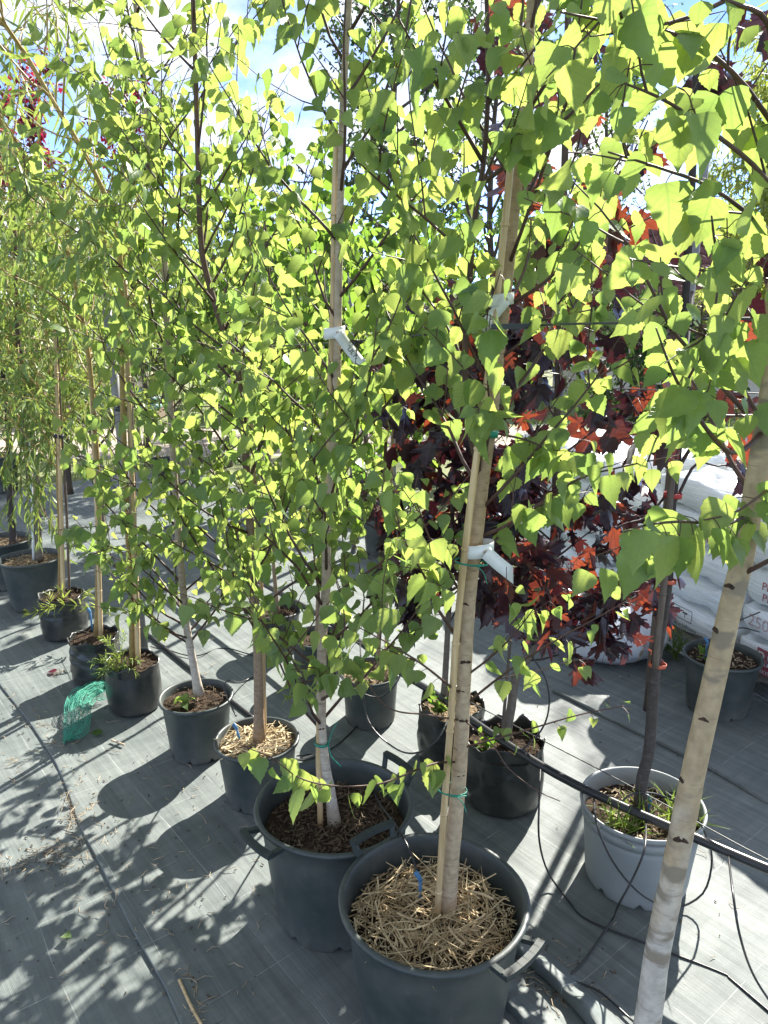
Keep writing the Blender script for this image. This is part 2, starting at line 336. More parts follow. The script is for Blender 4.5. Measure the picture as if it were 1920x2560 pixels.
# ------------------------------------------------------------------ ground
gm = MB(); gm.add([(-300, -60, 0), (300, -60, 0), (300, 600, 0), (-300, 600, 0)], [(0, 1, 2, 3)])
tag(gm.build('ground', M['ground'], smooth=False), kind='structure').location.z = -.03
cr_, sr_ = math.cos(ROW), math.sin(ROW)
def rowpt(u, v): return (u * cr_ - v * sr_, u * sr_ + v * cr_)
def rowuv(x, y): return (x * cr_ + y * sr_, -x * sr_ + y * cr_)
def fab_z(u, v):
    return .004 + .005 * mnoise.noise((u * 1.1, v * 2.6, 0)) + .0075 * max(0, mnoise.noise((u * .8 + 9, v * 8.0, 3))) ** 1.5 * 1.6 + .004 * max(0, mnoise.noise((u * 3.2 + 4, v * 2.2, 8))) + .002 * mnoise.noise((u * 6, v * 6, 7))
def sheet(name, u0, u1, v0, v1, du, dv, mat_, zoff=0, clip=None):
    nu, nv = int((u1 - u0) / du) + 1, int((v1 - v0) / dv) + 1; vs_ = []; fs_ = []
    for i in range(nu):
        for j in range(nv):
            u, v = u0 + (u1 - u0) * i / (nu - 1), v0 + (v1 - v0) * j / (nv - 1)
            x, y = rowpt(u, v); vs_.append((x, y, fab_z(u, v) + zoff))
    for i in range(nu - 1):
        for j in range(nv - 1): fs_.append((i * nv + j, i * nv + j + 1, (i + 1) * nv + j + 1, (i + 1) * nv + j))
    b = MB(); b.v = vs_; b.f = [f[::-1] for f in fs_]
    return tag(b.build(name, mat_), kind='structure')
sheet('ground_fabric', -3.5, 7.8, -3.4, 5.0, .06, .025, M['fabric'])

def seam(name, pix, wd, hgt, seed, mat_, zs=0.0, flip=False):
    P = catmull([atz(*p) for p in pix], 90); T = unit(np.gradient(P, axis=0)); r = rs(seed); vs_ = []; fs_ = []
    side = np.stack([-T[:, 1], T[:, 0], 0 * T[:, 0]], 1)
    prof = [(-wd, .000), (-wd * .6, .35), (-wd * .2, .8), (0, 1.0), (.003, .85), (.0045, .05)]
    if flip: prof = [(-a, h) for a, h in prof]
    for i in range(len(P)):
        wob = .003 * mnoise.noise((i * .13, seed, 0)); hh = hgt * (1 + .5 * mnoise.noise((i * .09, seed + 5, 0)))
        for a, h in prof: vs_.append(P[i] + side[i] * (a + wob) + np.array([0, 0, .007 + zs + h * hh]))
    n = len(prof)
    for i in range(len(P) - 1):
        for k in range(n - 1): fs_.append((i * n + k, i * n + k + 1, (i + 1) * n + k + 1, (i + 1) * n + k))
    b = MB(); b.v = [tuple(p) for p in vs_]; b.f = fs_
    return tag(b.build(name, mat_), kind='structure')
seam('ground_fabric_seam', [(-60, 1640), (10, 1725), (90, 1830), (150, 1930), (200, 2060), (260, 2180), (330, 2320), (385, 2420), (425, 2490), (470, 2600)], .10, .0045, 3, M['fabric'], flip=True)
seam('ground_fabric_seam', [(1920, 2015), (1780, 1930), (1640, 1860), (1500, 1790), (1380, 1730)], .02, .012, 8, M['fabric'])
seam('ground_fabric_seam', [(1530, 2640), (1430, 2520), (1360, 2450), (1290, 2395), (1200, 2330)], .075, .034, 12, M['fabric'])
seam('ground_fabric_seam', [(1370, 2640), (1300, 2560), (1240, 2500), (1150, 2430)], .085, .026, 14, M['fabric'])

# ------------------------------------------------------------------ leaf shapes
def tmpl_sides(side, fold, curve, twist=0.0, seed=0):
    """side: (t, half width) from base to tip; returns verts, tris, uv of a leaf lying along +Y"""
    vs_, uv, tr = [], [], []; n = len(side)
    def z(x, y): return fold * abs(x) + curve * y * y + twist * x * y
    for t, w_ in side:
        for sx in (-1, 0, 1):
            x = sx * w_; vs_.append((x, t, z(x, t))); uv.append((x, t))
    for i in range(n - 1):
        a = i * 3
        for k in (0, 1): tr += [(a + k, a + k + 1, a + 4 + k), (a + k, a + 4 + k, a + 3 + k)]
    return np.array(vs_), np.array(tr), np.array(uv)
BIRCH = [(0, .015), (.02, .24), (.09, .40), (.16, .405), (.24, .455), (.31, .41), (.40, .42), (.47, .34), (.56, .33), (.63, .235), (.72, .205), (.80, .115), (.90, .05), (1.0, 0)]
T_BIRCH = [tmpl_sides([(a, b * w_) for a, b in BIRCH], f, c, t) for f, c, t, w_ in ((.22, -.12, 0, 1), (.10, -.38, .25, .95), (.45, .10, -.2, 1.05), (-.15, -.28, .35, .9), (.16, -.50, -.3, 1), (.05, .18, .15, .85), (.6, -.2, .1, 1.0), (.3, -.65, .2, .92))]
BIRCH2 = [(0, .02), (.08, .36), (.24, .45), (.42, .38), (.65, .23), (.85, .08), (1, 0)]
T_BIRCH2 = [tmpl_sides(BIRCH2, f, c) for f, c in ((.2, -.15), (.05, -.25), (-.1, -.1))]
WIL = [(0, .004), (.2, .055), (.45, .075), (.75, .045), (1, 0)]
T_WIL = [tmpl_sides(WIL, f, c) for f, c in ((.3, -.25), (.1, -.45), (.2, .1))]
OVA = [(0, .02), (.25, .26), (.55, .29), (.85, .12), (1, 0)]
T_OVA = [tmpl_sides(OVA, f, c) for f, c in ((.2, -.2), (-.1, -.3))]
BLADE = [(0, .03), (.35, .03), (.7, .02), (1, 0)]
T_BLADE = [tmpl_sides(BLADE, .3, c) for c in (-.3, -.7, .1)]
def tmpl_maple(fold, curl):
    half = [(0, 0, 0), (20, .34, 0), (38, .30, 0), (52, .52, 1), (60, .46, 0), (66, .50, 1), (76, .27, 0), (92, .42, 0), (97, .56, 1), (104, .56, 0), (108, .72, 1), (116, .60, 0), (122, .62, 1), (134, .33, 0), (150, .52, 0), (154, .66, 1), (164, .66, 0), (170, .86, 1), (175, .80, 0), (180, 1.0, 1)]
    pts = [(math.sin(math.radians(a)) * r, .28 - math.cos(math.radians(a)) * r * (.9 if a > 90 else .55)) for a, r, _ in half if r > 0]
    pts = [(0.012, 0)] + pts; left = [(-x, y) for x, y in pts[-2::-1]]
    ring = pts + left; c = (0, .28)
    def z(x, y): return fold * abs(math.sin(2.5 * math.atan2(x, y - .2))) * math.hypot(x, y - .28) + curl * (x * x + (y - .3) ** 2)
    vs_ = [(c[0], c[1], 0)] + [(x, y, z(x, y)) for x, y in ring]
    tr = [(0, i, i + 1) for i in range(1, len(ring))] + [(0, len(ring), 1)]
    return np.array(vs_), np.array(tr), np.array([(p[0], p[1]) for p in vs_])
T_MAPLE = [tmpl_maple(f, c) for f, c in ((.25, -.25), (.35, -.5), (.15, .1))]

def mass_mesh(name, tm, pos, D, Nn, size, tint, which, mat_, origin=(0, 0, 0)):
    X = unit(np.cross(D, Nn)); Nz = np.cross(X, D); V = []; Tn = []; F_ = []; U = []; off = 0
    for k, (tv, tf, tu) in enumerate(tm):
        s = np.where(which == k)[0]
        if not len(s): continue
        q = tv[None] * size[s, None, None]
        P = pos[s, None] + q[..., 0:1] * X[s, None] + q[..., 1:2] * D[s, None] + q[..., 2:3] * Nz[s, None]
        V.append(P.reshape(-1, 3)); Tn.append(np.repeat(tint[s], len(tv)))
        F_.append((tf[None] + (np.arange(len(s)) * len(tv))[:, None, None] + off).reshape(-1, 3)); off += len(s) * len(tv)
        U.append(np.tile(tu[tf.reshape(-1)], (len(s), 1)))
    V = np.concatenate(V) - np.array(tuple(origin)); F_ = np.concatenate(F_); U = np.concatenate(U); Tn = np.concatenate(Tn)
    me = bpy.data.meshes.new(name); me.vertices.add(len(V)); me.vertices.foreach_set('co', V.astype(np.float32).ravel())
    me.loops.add(F_.size); me.loops.foreach_set('vertex_index', F_.astype(np.int32).ravel())
    me.polygons.add(len(F_)); me.polygons.foreach_set('loop_start', np.arange(0, F_.size, 3, dtype=np.int32))
    me.polygons.foreach_set('loop_total', np.full(len(F_), 3, np.int32)); me.polygons.foreach_set('use_smooth', np.ones(len(F_), bool))
    uv = me.uv_layers.new(name='UVMap'); uv.data.foreach_set('uv', U.astype(np.float32).ravel())
    at_ = me.attributes.new('tint', 'FLOAT', 'POINT'); at_.data.foreach_set('value', Tn.astype(np.float32))
    me.materials.append(mat_); me.update(calc_edges=True); me.validate(); return me
_single = {}
def single_mesh(key, tm, k, mat_):
    if (key, k, mat_.name) not in _single:
        z = np.zeros(1); _single[(key, k, mat_.name)] = mass_mesh('leaf_shape', tm, np.zeros((1, 3)), np.array([[0, 1., 0]]), np.array([[0, 0, 1.]]), np.ones(1), z, np.full(1, k), mat_)
    return _single[(key, k, mat_.name)]

TM = {'birch': T_BIRCH, 'birch2': T_BIRCH2, 'willow': T_WIL, 'ovate': T_OVA, 'maple': T_MAPLE, 'blade': T_BLADE}
S3 = np.array([SUN.x, SUN.y, SUN.z])

class Leaves:
    def __init__(s): s.p = []; s.d = []; s.n = []; s.s = []; s.b = []
    def add(s, p, d, n, sz, b): s.p.append(p); s.d.append(d); s.n.append(n); s.s.append(sz); s.b.append(b)
    def emit(s, r, root, branches, shape, mat_, n_ind, mass_name='leaves'):
        if not s.p: return
        pos = np.array(s.p); D = unit(np.array(s.d)); Nn = np.array(s.n); size = np.array(s.s); bi = np.array(s.b)
        Nn = unit(Nn - D * np.sum(Nn * D, 1, keepdims=True)); tm = TM[shape]; m = len(pos)
        which = r.integers(0, len(tm), m); tint = r.random(m)
        px, py, c = project(pos); inside = (px > -20) & (px < 1940) & (py > -20) & (py < 2570) & (c > .1)
        score = np.where(inside, size / np.maximum(c, .1), -1); order = np.argsort(-score)
        ind = order[:n_ind]; ind = ind[score[ind] > 0]; o = np.array(tuple(root.location))
        X = unit(np.cross(D, Nn)); Nz = np.cross(X, D)
        for i in ind:
            q = pos[i] - o; z = size[i]
            mt = Matrix(((X[i][0] * z, D[i][0] * z, Nz[i][0] * z, q[0]), (X[i][1] * z, D[i][1] * z, Nz[i][1] * z, q[1]), (X[i][2] * z, D[i][2] * z, Nz[i][2] * z, q[2]), (0, 0, 0, 1)))
            place('leaf', single_mesh(shape, tm, int(which[i]), mat_), branches[bi[i]] if branches else root, mt)
        rest = np.ones(m, bool); rest[ind] = False
        if rest.any():
            me = mass_mesh(mass_name, tm, pos[rest], D[rest], Nn[rest], size[rest], tint[rest], which[rest], mat_, o)
            ob = bpy.data.objects.new(mass_name, me); COL.objects.link(ob); ob.parent = root; tag(ob, kind='stuff')

def grow(r, p, d, Ln, n=8, up=.25, droop=0.0, wig=.10):
    pts = [np.array(p, float)]; d = unit(np.array(d, float)); st = Ln / (n - 1)
    for i in range(n - 1):
        d = unit(d + np.array([0, 0, up * (1 - i / n) - droop * (i / n) ** 1.2]) * .5 + r.normal(0, wig, 3)); pts.append(pts[-1] + d * st)
    return np.array(pts)

def make_tree(name, label, cat, group, trunk, r0, r1, seed, bark_m, twig_m, leaf_m, shape, leaf_size, nb, t0=.2, t1=.98,
              blen=lambda t: .5, bang=lambda t: 50, up=.25, droop=0.0, ntw=3, twlen=.25, spacing=.037, per=1.4, hang=.9, sunface=1.0,
              n_ind=0, r_br=.0045, extra=(), petiole=.018, sep=True, keep=None, leafstart=.18, wig=.10, flare=1.35, knots=(), tw_up=.15, tw_droop=.2, nseg=8, az0=None, tpow=1.0):
    r = rs(seed); tr = catmull(trunk, 40); base = Vector(tr[0]); root = empty(name, base, label, cat, group)
    tt = np.linspace(0, 1, 40); rad = r0 + (r1 - r0) * tt ** .8; rad[0] *= flare; rad[1] *= 1 + (flare - 1) * .4
    rad *= 1 + .05 * np.array([mnoise.noise((i * .7, seed, 0)) for i in range(40)])
    MB().tube(tr, rad, 12).build('trunk', bark_m, root)
    for kx, ky, ks in knots:                                     # branch scars facing out of the trunk
        Pxy = project(tr); i = int(np.argmin(np.abs(Pxy[1] - ky))); c = tr[i]; vdir = unit(np.array([0, 0, CAMH]) - c)
        sd = unit(np.cross(vdir, [0, 0, 1])); off = np.clip((kx - Pxy[0][i]) / FPX * Pxy[2][i] / rad[i], -.85, .85)
        nn = unit(vdir * math.sqrt(1 - off * off) + sd * off); q = c + nn * rad[i] * .93
        u2 = unit(np.cross(nn, [0, 0, 1])); w2 = np.cross(u2, nn); b = MB(); vs_ = []; nk = 14
        for (f_, o_) in ((1.0, -.35), (.8, .02), (.5, .16), (.2, .10)):
            for k_ in range(nk):
                a_ = 2 * math.pi * k_ / nk; e_ = ks * .62 * f_ * (1 + .45 * mnoise.noise((math.cos(a_) * 1.3 + kx, math.sin(a_) * 1.3, ky)))
                vs_.append(q + u2 * e_ * math.cos(a_) + w2 * (e_ * .50 * math.sin(a_) + .18 * ks * math.cos(a_) ** 2 * -1) + nn * ks * o_)
        fs_ = [(j_ * nk + k_, j_ * nk + (k_ + 1) % nk, (j_ + 1) * nk + (k_ + 1) % nk, (j_ + 1) * nk + k_) for j_ in range(3) for k_ in range(nk)] + [tuple(3 * nk + k_ for k_ in range(nk))]
        b.add(vs_, fs_); b.build('knot', M['knot'], root)
    lv = Leaves(); brs = []; pet = None
    def leaves_along(mb, pts, bi, s0, scale, spacing=spacing):
        seg = np.linalg.norm(np.diff(pts, axis=0), axis=1); cum = np.concatenate([[0], np.cumsum(seg)]); tot = cum[-1]; s = s0 * tot + r.random() * spacing
        while s < tot:
            k = min(np.searchsorted(cum, s) - 1, len(seg) - 1); k = max(k, 0); q = pts[k] + (pts[k + 1] - pts[k]) * ((s - cum[k]) / max(seg[k], 1e-6)); tg = unit(pts[k + 1] - pts[k])
            cnt = int(per) + (r.random() < per % 1); fr = s / tot
            for _ in range(cnt):
                out = unit(r.normal(0, 1, 3)); out = unit(out - tg * np.dot(out, tg) + tg * .35)
                d = unit(out * .45 + np.array([0, 0, -hang]) + r.normal(0, .28, 3))
                pl = petiole * (.6 + .8 * r.random()); e = q + unit(out * .8 + np.array([0, 0, -.25 * hang])) * pl
                nrm = S3 * sunface * (1 if r.random() < .8 else -1) + r.normal(0, .55, 3)
                z = leaf_size * scale * (.48 + .68 * r.random() ** .8) * (1 - .35 * max(0, fr - .75) / .25)
                if keep is not None and not keep(e): continue
                lv.add(e, d, nrm, z, bi)
                if petiole > .01: mb.tube([q, (q + e) / 2 + np.array([0, 0, .002]), e], [.0008, .0007, .0006], 3, False)
            s += spacing * (.6 + .8 * r.random())
    def branch(pts, ra, rb, leafscale=1.0, twigs=ntw, s0=leafstart, sp=spacing):
        mb = MB(); n = len(pts); mb.tube(pts, np.linspace(ra, rb, n), 6); bi = len(brs); brs.append(None)
        leaves_along(mb, pts, bi, s0, leafscale, sp)
        Ln = np.sum(np.linalg.norm(np.diff(pts, axis=0), axis=1))
        for q in range(twigs):
            f = s0 + (.92 - s0) * (q + r.random()) / max(twigs, 1); k = min(int(f * (n - 1)), n - 2); p = pts[k] + (pts[k + 1] - pts[k]) * (f * (n - 1) - k)
            tg = unit(pts[k + 1] - pts[k]); o_ = r.normal(0, 1, 3); o_ = unit(o_ - tg * np.dot(o_, tg)); dd = unit(tg * .75 + o_ * .75)
            tp = grow(r, p, dd, twlen * (.5 + .8 * r.random()) * (1 - .3 * f), 6, tw_up, tw_droop, wig)
            mb.tube(tp, np.linspace(ra * .45, .0007, 6), 4, False); leaves_along(mb, tp, bi, .12, leafscale)
        brs[bi] = (mb,)
    for i in range(nb):
        t = t0 + (t1 - t0) * ((i + r.random() * .8) / max(nb, 1)) ** tpow; k = min(int(t * 39), 38); p = tr[k] + (tr[k + 1] - tr[k]) * (t * 39 - k)
        tg = unit(tr[k + 1] - tr[k]); az = (i * 2.39996 + r.normal(0, .5) + seed) if az0 is None else az0(i, r)
        rd = np.array([math.cos(az), math.sin(az), 0]); rd = unit(rd - tg * np.dot(rd, tg)); A = math.radians(bang(t) + r.normal(0, 6))
        Ln = blen(t) * (.75 + .5 * r.random()); rb = max(.0014, min(r_br * (.6 + .4 * Ln / .6), rad[k] * .6))
        branch(grow(r, p, math.cos(A) * tg + math.sin(A) * rd, Ln, nseg, up, droop, wig), rb, .0009)
    for ex in extra:
        pts = catmull([at(*q) for q in ex['p']], max(8, 3 * len(ex['p']))); branch(pts, ex.get('r', .004), ex.get('e', .001), ex.get('ls', 1.0), int(round(ex.get('tw', 2) * .6)), ex.get('s0', .2), ex.get('sp', spacing))
    if sep:
        objs = [b[0].build('branch', twig_m, root) for b in brs]
    else:
        big = MB()
        for b in brs: big.add(b[0].v, b[0].f)
        objs = None
        if big.v: tag(big.build('branches', twig_m, root), kind='stuff')
    lv.emit(r, root, objs, shape, leaf_m, n_ind, 'leaves' if sep else 'crown')
    return root, tr, rad

# ------------------------------------------------------------------ pots
def soil_part(root, c, R, z, mat_, seed, amp=.012, dome=.0):
    n, m = 36, 10; vs_ = [(c[0], c[1], z + dome)]; fs_ = []
    for j in range(1, m + 1):
        for k in range(n):
            a = 2 * math.pi * k / n; rr = R * j / m; x, y = c[0] + rr * math.cos(a), c[1] + rr * math.sin(a)
            h = amp * (mnoise.noise((x * 22, y * 22, seed)) + .5 * mnoise.noise((x * 60, y * 60, seed + 3)))
            vs_.append((x, y, z + h + dome * (1 - (j / m) ** 2)))
    fs_ += [(0, 1 + k, 1 + (k + 1) % n) for k in range(n)]
    for j in range(m - 1):
        for k in range(n): fs_.append((1 + j * n + k, 1 + (j + 1) * n + k, 1 + (j + 1) * n + (k + 1) % n, 1 + j * n + (k + 1) % n))
    b = MB(); b.v = vs_; b.f = fs_; return b.build('soil', mat_, root)
def litter_mesh(c, R, z, count, seed, lo, hi, wd, amp=.02, flat=.35):
    r = rs(seed); b = MB()
    for _ in range(count):
        rr = R * math.sqrt(r.random()); a = r.random() * 6.283; Ln = lo + (hi - lo) * r.random() ** 1.5
        rot = Matrix.Rotation(r.random() * 6.283, 3, 'Z') @ Matrix.Rotation(r.normal(0, flat), 3, 'Y') @ Matrix.Rotation(r.random() * 3, 3, 'X')
        b.box((c[0] + rr * math.cos(a), c[1] + rr * math.sin(a), z + r.random() * amp), (Ln, wd * (.5 + r.random()), wd * .35), rot)
    return b
def pot(label, c, R, h, mat_, soil_m, seed, soil_drop=.03, rimw=.006, taper=.78, group='pots on the ground fabric', notch=True, collar=False, kind='pot', n=56, chips=120, chip_m='chip', dome=0.0):
    root = empty(kind, (c[0], c[1], .006), label, 'plant pot', group); r = rs(seed); ph = r.random() * 6
    Rb = R * taper; z0 = 0.0
    prof = [(Rb * .9, z0 + .002), (Rb * .985, z0), (Rb, z0 + .006), (Rb + .004, h * .12)] + [(Rb + (R - .004 - Rb) * t, h * t) for t in (.3, .5, .7, .84)]
    if collar: prof += [(R - .010, h * .80), (R - .003, h * .805), (R - .001, h * .95)]
    prof += [(R - .003, h - .018), (R + rimw * .2, h - .014), (R + rimw, h - .011), (R + rimw * 1.15, h - .004), (R + rimw * .8, h), (R - .001, h + .001), (R - .005, h - .004)]
    prof += [(R - .007 - (R - Rb) * .25 * k / 3, h - .004 - (soil_drop + .02) * k / 3) for k in (1, 2, 3)]
    def fn(j, a, rr, z):
        if notch and j in (0, 1, 2):
            q = ((a + ph) / (2 * math.pi) * 8) % 1
            if q < .16: z += .018 if j else .012
        return rr * (1 + .004 * math.sin(2 * a + ph) + .002 * math.sin(5 * a + seed)), z + .0015 * math.sin(3 * a + ph) * (z / h)
    b = MB().lathe(prof, n, (c[0], c[1], .006), fn); b.build('body', mat_, root)
    Rs = Rb + (R - .004 - Rb) * (1 - soil_drop / h) - .005
    soil = soil_part(root, c, Rs, .006 + h - soil_drop, soil_m, seed, .010, dome)
    if chips: tag(litter_mesh(c, Rs - .016, .006 + h - soil_drop + dome * .5, chips, seed + 50, .006, .03, .0035).build('wood_chips', M[chip_m], root, smooth=False), kind='stuff')
    return root, soil
def handles(root, c, R, h, angs, lift):
    for a, up in zip(angs, lift):
        Rm = Matrix.Rotation(a, 3, 'Z'); b = MB(); wd = .062
        def P(x, y, z): return Vector((c[0], c[1], .006 + h)) + Rm @ Vector((x, y, z))
        o1, z1 = R + .030 * (1 - up) + .014, .036 * up - .004
        for s in (-1, 1):
            p0, p1 = P(R + .002, s * wd * .86, -.008), P(o1, s * wd, z1); d = p1 - p0
            rot = d.to_track_quat('X', 'Z').to_matrix(); b.box((p0 + p1) / 2, (d.length + .010, .013, .012), rot)
        for k in range(6):
            y0, y1 = -wd - .004 + (2 * wd + .008) * k / 6, -wd - .004 + (2 * wd + .008) * (k + 1) / 6
            q0, q1 = P(o1 + .006 * (1 - (y0 / wd) ** 2), y0, z1), P(o1 + .006 * (1 - (y1 / wd) ** 2), y1, z1); d = q1 - q0
            b.box((q0 + q1) / 2, (d.length + .001, .017, .014), d.to_track_quat('X', 'Z').to_matrix())
        b.build('handle', M['handle'], root, smooth=False)
def grow_bag(label, c, R, h, seed, soil_m='soil', wrinkle=.004, drop=.015, freq=34, chips=80, chip_m='chip', flop=.012):
    root = empty('grow_bag', (c[0], c[1], .006), label, 'grow bag', 'black plastic grow bags'); n, m = 72, 30; prof = []
    for j in range(m + 1):
        t = j / m; bulge = .94 + .07 * math.sin(math.pi * min(1, t * 1.15)); prof.append((R * (bulge if t > .04 else .80 + 3.4 * t), h * t))
    prof += [(R * .985, h + .004), (R * .965, h - .004), (R * .95, h - drop - .02)]
    def fn(j, a, rr, z):
        t = z / h; q = (math.cos(a) * 2.2, math.sin(a) * 2.2, z * freq + 1.5 * mnoise.noise((math.cos(a) * 1.5, math.sin(a) * 1.5, z * 8 + seed)))
        e = wrinkle * (mnoise.noise((q[0], q[1], q[2] + seed)) * 1.3 + .5 * mnoise.noise((math.cos(a) * 7, math.sin(a) * 7, z * 9 + seed)))
        sq = .035 * math.cos(2 * a + seed) * R / .12 * .1
        edge = max(0, (t - .8) / .2)
        zz = z + edge * flop * (mnoise.noise((math.cos(a) * 2.4, math.sin(a) * 2.4, seed + 4)) * 1.6)
        return rr + e + sq + edge * .006 * mnoise.noise((math.cos(a) * 4, math.sin(a) * 4, seed)), zz
    MB().lathe(prof, n, (c[0], c[1], .006), fn).build('bag_wall', M['bag_black'], root)
    soil_part(root, c, R * .955, h - drop, M[soil_m], seed, .010)
    if chips: tag(litter_mesh(c, R * .9, h - drop + .004, chips, seed + 9, .006, .028, .003).build('wood_chips', M[chip_m], root, smooth=False), kind='stuff')
    return root

PA, PB, PC, PD = (.117, 1.517), (-.139, 1.87), (-.446, 2.40), (-.727, 2.69)
PE, PF, PG, PH_, PI_ = (-1.09, 3.04), (-1.34, 3.28), (-1.70, 3.80), (-2.04, 4.22), (-2.36, 4.56)
PK, PL, PM_, PN, PO = (-.058, 2.93), (.259, 2.645), (.423, 2.38), (.774, 2.0), (1.45, 3.02)
G_POT = 'black nursery pots'
rA, soilA = pot('largest black tub with handles, straw mulch inside, at the front of the row', PA, .214, .352, M['pot_black'], M['soil'], 1, .085, .010, .80, G_POT, True, dome=.015, chips=160)
handles(rA, PA, .219, .352, (math.radians(128), math.radians(-46)), (.9, .15))
rB, soilB = pot('large black tub with handles and dark bark mulch behind the straw tub', PB, .212, .352, M['pot_black'], M['soil'], 2, .075, .010, .80, G_POT, True, chips=900)
handles(rB, PB, .217, .352, (math.radians(38), math.radians(-138)), (.95, .1))
rC, soilC = pot('black pot with chopped straw around a brown birch trunk, behind the two large tubs', PC, .142, .232, M['pot_black'], M['soil_pale'], 3, .026, .006, .80, G_POT, chips=420, chip_m='chip_pale')
pot('black pot with bare dark soil holding the white-barked birch', PD, .136, .240, M['pot_black'], M['soil'], 4, .028, .006, .80, G_POT, chips=120)
pot('tall black pot under the weeping willow by the row of bags', PH_, .168, .295, M['pot_black'], M['soil_pale'], 5, .03, .006, .78, G_POT, chips=160, chip_m='chip_pale')
pot('black pot partly hidden behind the weeping willow pot at the edge', PI_, .166, .30, M['pot_black'], M['soil_pale'], 6, .03, .006, .78, G_POT, chips=60)
pot('black pot with gravelly soil and two slim stakes, behind the bark mulch tub', PK, .122, .222, M['pot_black'], M['soil_pale'], 7, .018, .005, .84, G_POT, chips=200, chip_m='chip_pale')
q = atz(790, 1735); PQ = (q.x, q.y + .11)
pot('shaded black pot just left of the pot with two slim stakes', PQ, .118, .23, M['pot_black'], M['soil'], 8, .03, .005, .84, G_POT, chips=50)
q = atz(690, 1650); PR = (q.x, q.y + .11)
pot('small shaded black pot half hidden behind the birch leaves', PR, .115, .22, M['pot_black'], M['soil'], 9, .03, .005, .84, G_POT, chips=50)
pot('pale grey plastic pot with grass sprouts around a dark grafted trunk', PN, .178, .262, M['pot_grey'], M['soil'], 10, .055, .004, .84, None, True, True, chips=220, chip_m='chip_pale')
pot('black pot with weedy soil near the white sacks and wrapped pallets', PO, .154, .255, M['pot_black'], M['soil'], 11, .028, .006, .80, G_POT, chips=120, chip_m='chip_pale')
q = atz(-20, 1240); pot('far black pot at the edge behind the willows', (q.x, q.y + .2), .17, .34, M['pot_black'], M['soil'], 12, .03, .006, .8, G_POT, chips=0)
q = atz(405, 1228); pot('black pot on the fabric edge near the grass strip', (q.x, q.y + .14), .13, .28, M['pot_black'], M['soil'], 13, .03, .006, .8, G_POT, chips=0)
q = atz(960, 1400); pot('dark pot standing in the shade of the red maple', (q.x, q.y + .15), .16, .34, M['pot_black'], M['soil'], 14, .03, .006, .8, G_POT, chips=0)
PJ = (.345, .84)
pot('black pot of the leaning white birch in the near corner', PJ, .16, .33, M['pot_black'], M['soil'], 15, .05, .006, .8, G_POT, chips=0)
grow_bag('smooth black grow bag with rosemary-like sprouts over its edge', PE, .118, .215, 21, wrinkle=.0018, freq=12)
grow_bag('crinkled black grow bag with many horizontal folds', PF, .115, .225, 22, wrinkle=.0050, freq=42)
grow_bag('black grow bag with a yellow-green willow shoot lying across it', PG, .116, .225, 23, wrinkle=.004, freq=36)
grow_bag('crumpled black grow bag with mossy soil behind the front birch trunk', PL, .128, .225, 24, 'soil_pale', .0055, .02, 26, 120, 'chip_pale', .03)
grow_bag('black grow bag with folded rim holding the red-leaved maple', PM_, .134, .25, 25, 'soil', .0045, .03, 18, 80, 'chip', .035)

# straw: each stalk of the mulch in the front tub
def straw_mesh(Ln, wd, bend, mat_):
    b = MB(); pts = [(Ln * (t - .5), bend * math.sin(math.pi * t), 0) for t in np.linspace(0, 1, 4)]; vs_ = []; fs_ = []
    for x, y, z in pts: vs_ += [(x, y - wd / 2, z), (x, y, z + wd * .35), (x, y + wd / 2, z), (x, y, z - wd * .12)]
    for i in range(3):
        for k in range(4): fs_.append((i * 4 + k, i * 4 + (k + 1) % 4, i * 4 + 4 + (k + 1) % 4, i * 4 + 4 + k))
    b.add(vs_, fs_); return b.mesh('straw', mat_, smooth=False)
SM = [straw_mesh(Ln, wd, bd, M['straw' if i % 3 else 'straw_b']) for i, (Ln, wd, bd) in enumerate(((.16, .0042, .014), (.11, .0034, -.012), (.08, .0055, .006), (.13, .003, .022), (.06, .0045, .003), (.19, .0032, -.018)))]
r = rs(77); zS = .006 + .352 - .085
for i in range(300):
    a = r.random() * 6.283; rr = .185 * math.sqrt(r.random()); k = int(r.integers(0, 6)); x, y = PA[0] + rr * math.cos(a), PA[1] + rr * math.sin(a)
    zz = zS + .006 + .040 * r.random() * (1 - (rr / .25) ** 2) + .010
    ro = Matrix.Rotation(r.random() * 6.283, 4, 'Z') @ Matrix.Rotation(r.normal(0, .14), 4, 'Y') @ Matrix.Rotation(r.random() * 6, 4, 'X')
    ends = [Vector((x, y, zz)) + (ro @ Vector((s * .08, 0, 0))) for s in (-1, 1)]
    if max((e.x - PA[0]) ** 2 + (e.y - PA[1]) ** 2 for e in ends) > .206 ** 2: x = PA[0] + (x - PA[0]) * .55; y = PA[1] + (y - PA[1]) * .55
    place('straw', SM[k], soilA, Matrix.Translation(Vector((x, y, zz)) - parent_origin(soilA)) @ ro)
tag(litter_mesh(PA, .19, zS + .006, 1500, 78, .005, .045, .0022, .032).build('straw_bits', M['straw'], rA, smooth=False), kind='stuff')
tag(litter_mesh(PC, .115, .006 + .232 - .018, 170, 79, .02, .09, .0035, .02, .2).build('straw_bits', M['straw'], rC, smooth=False), kind='stuff')

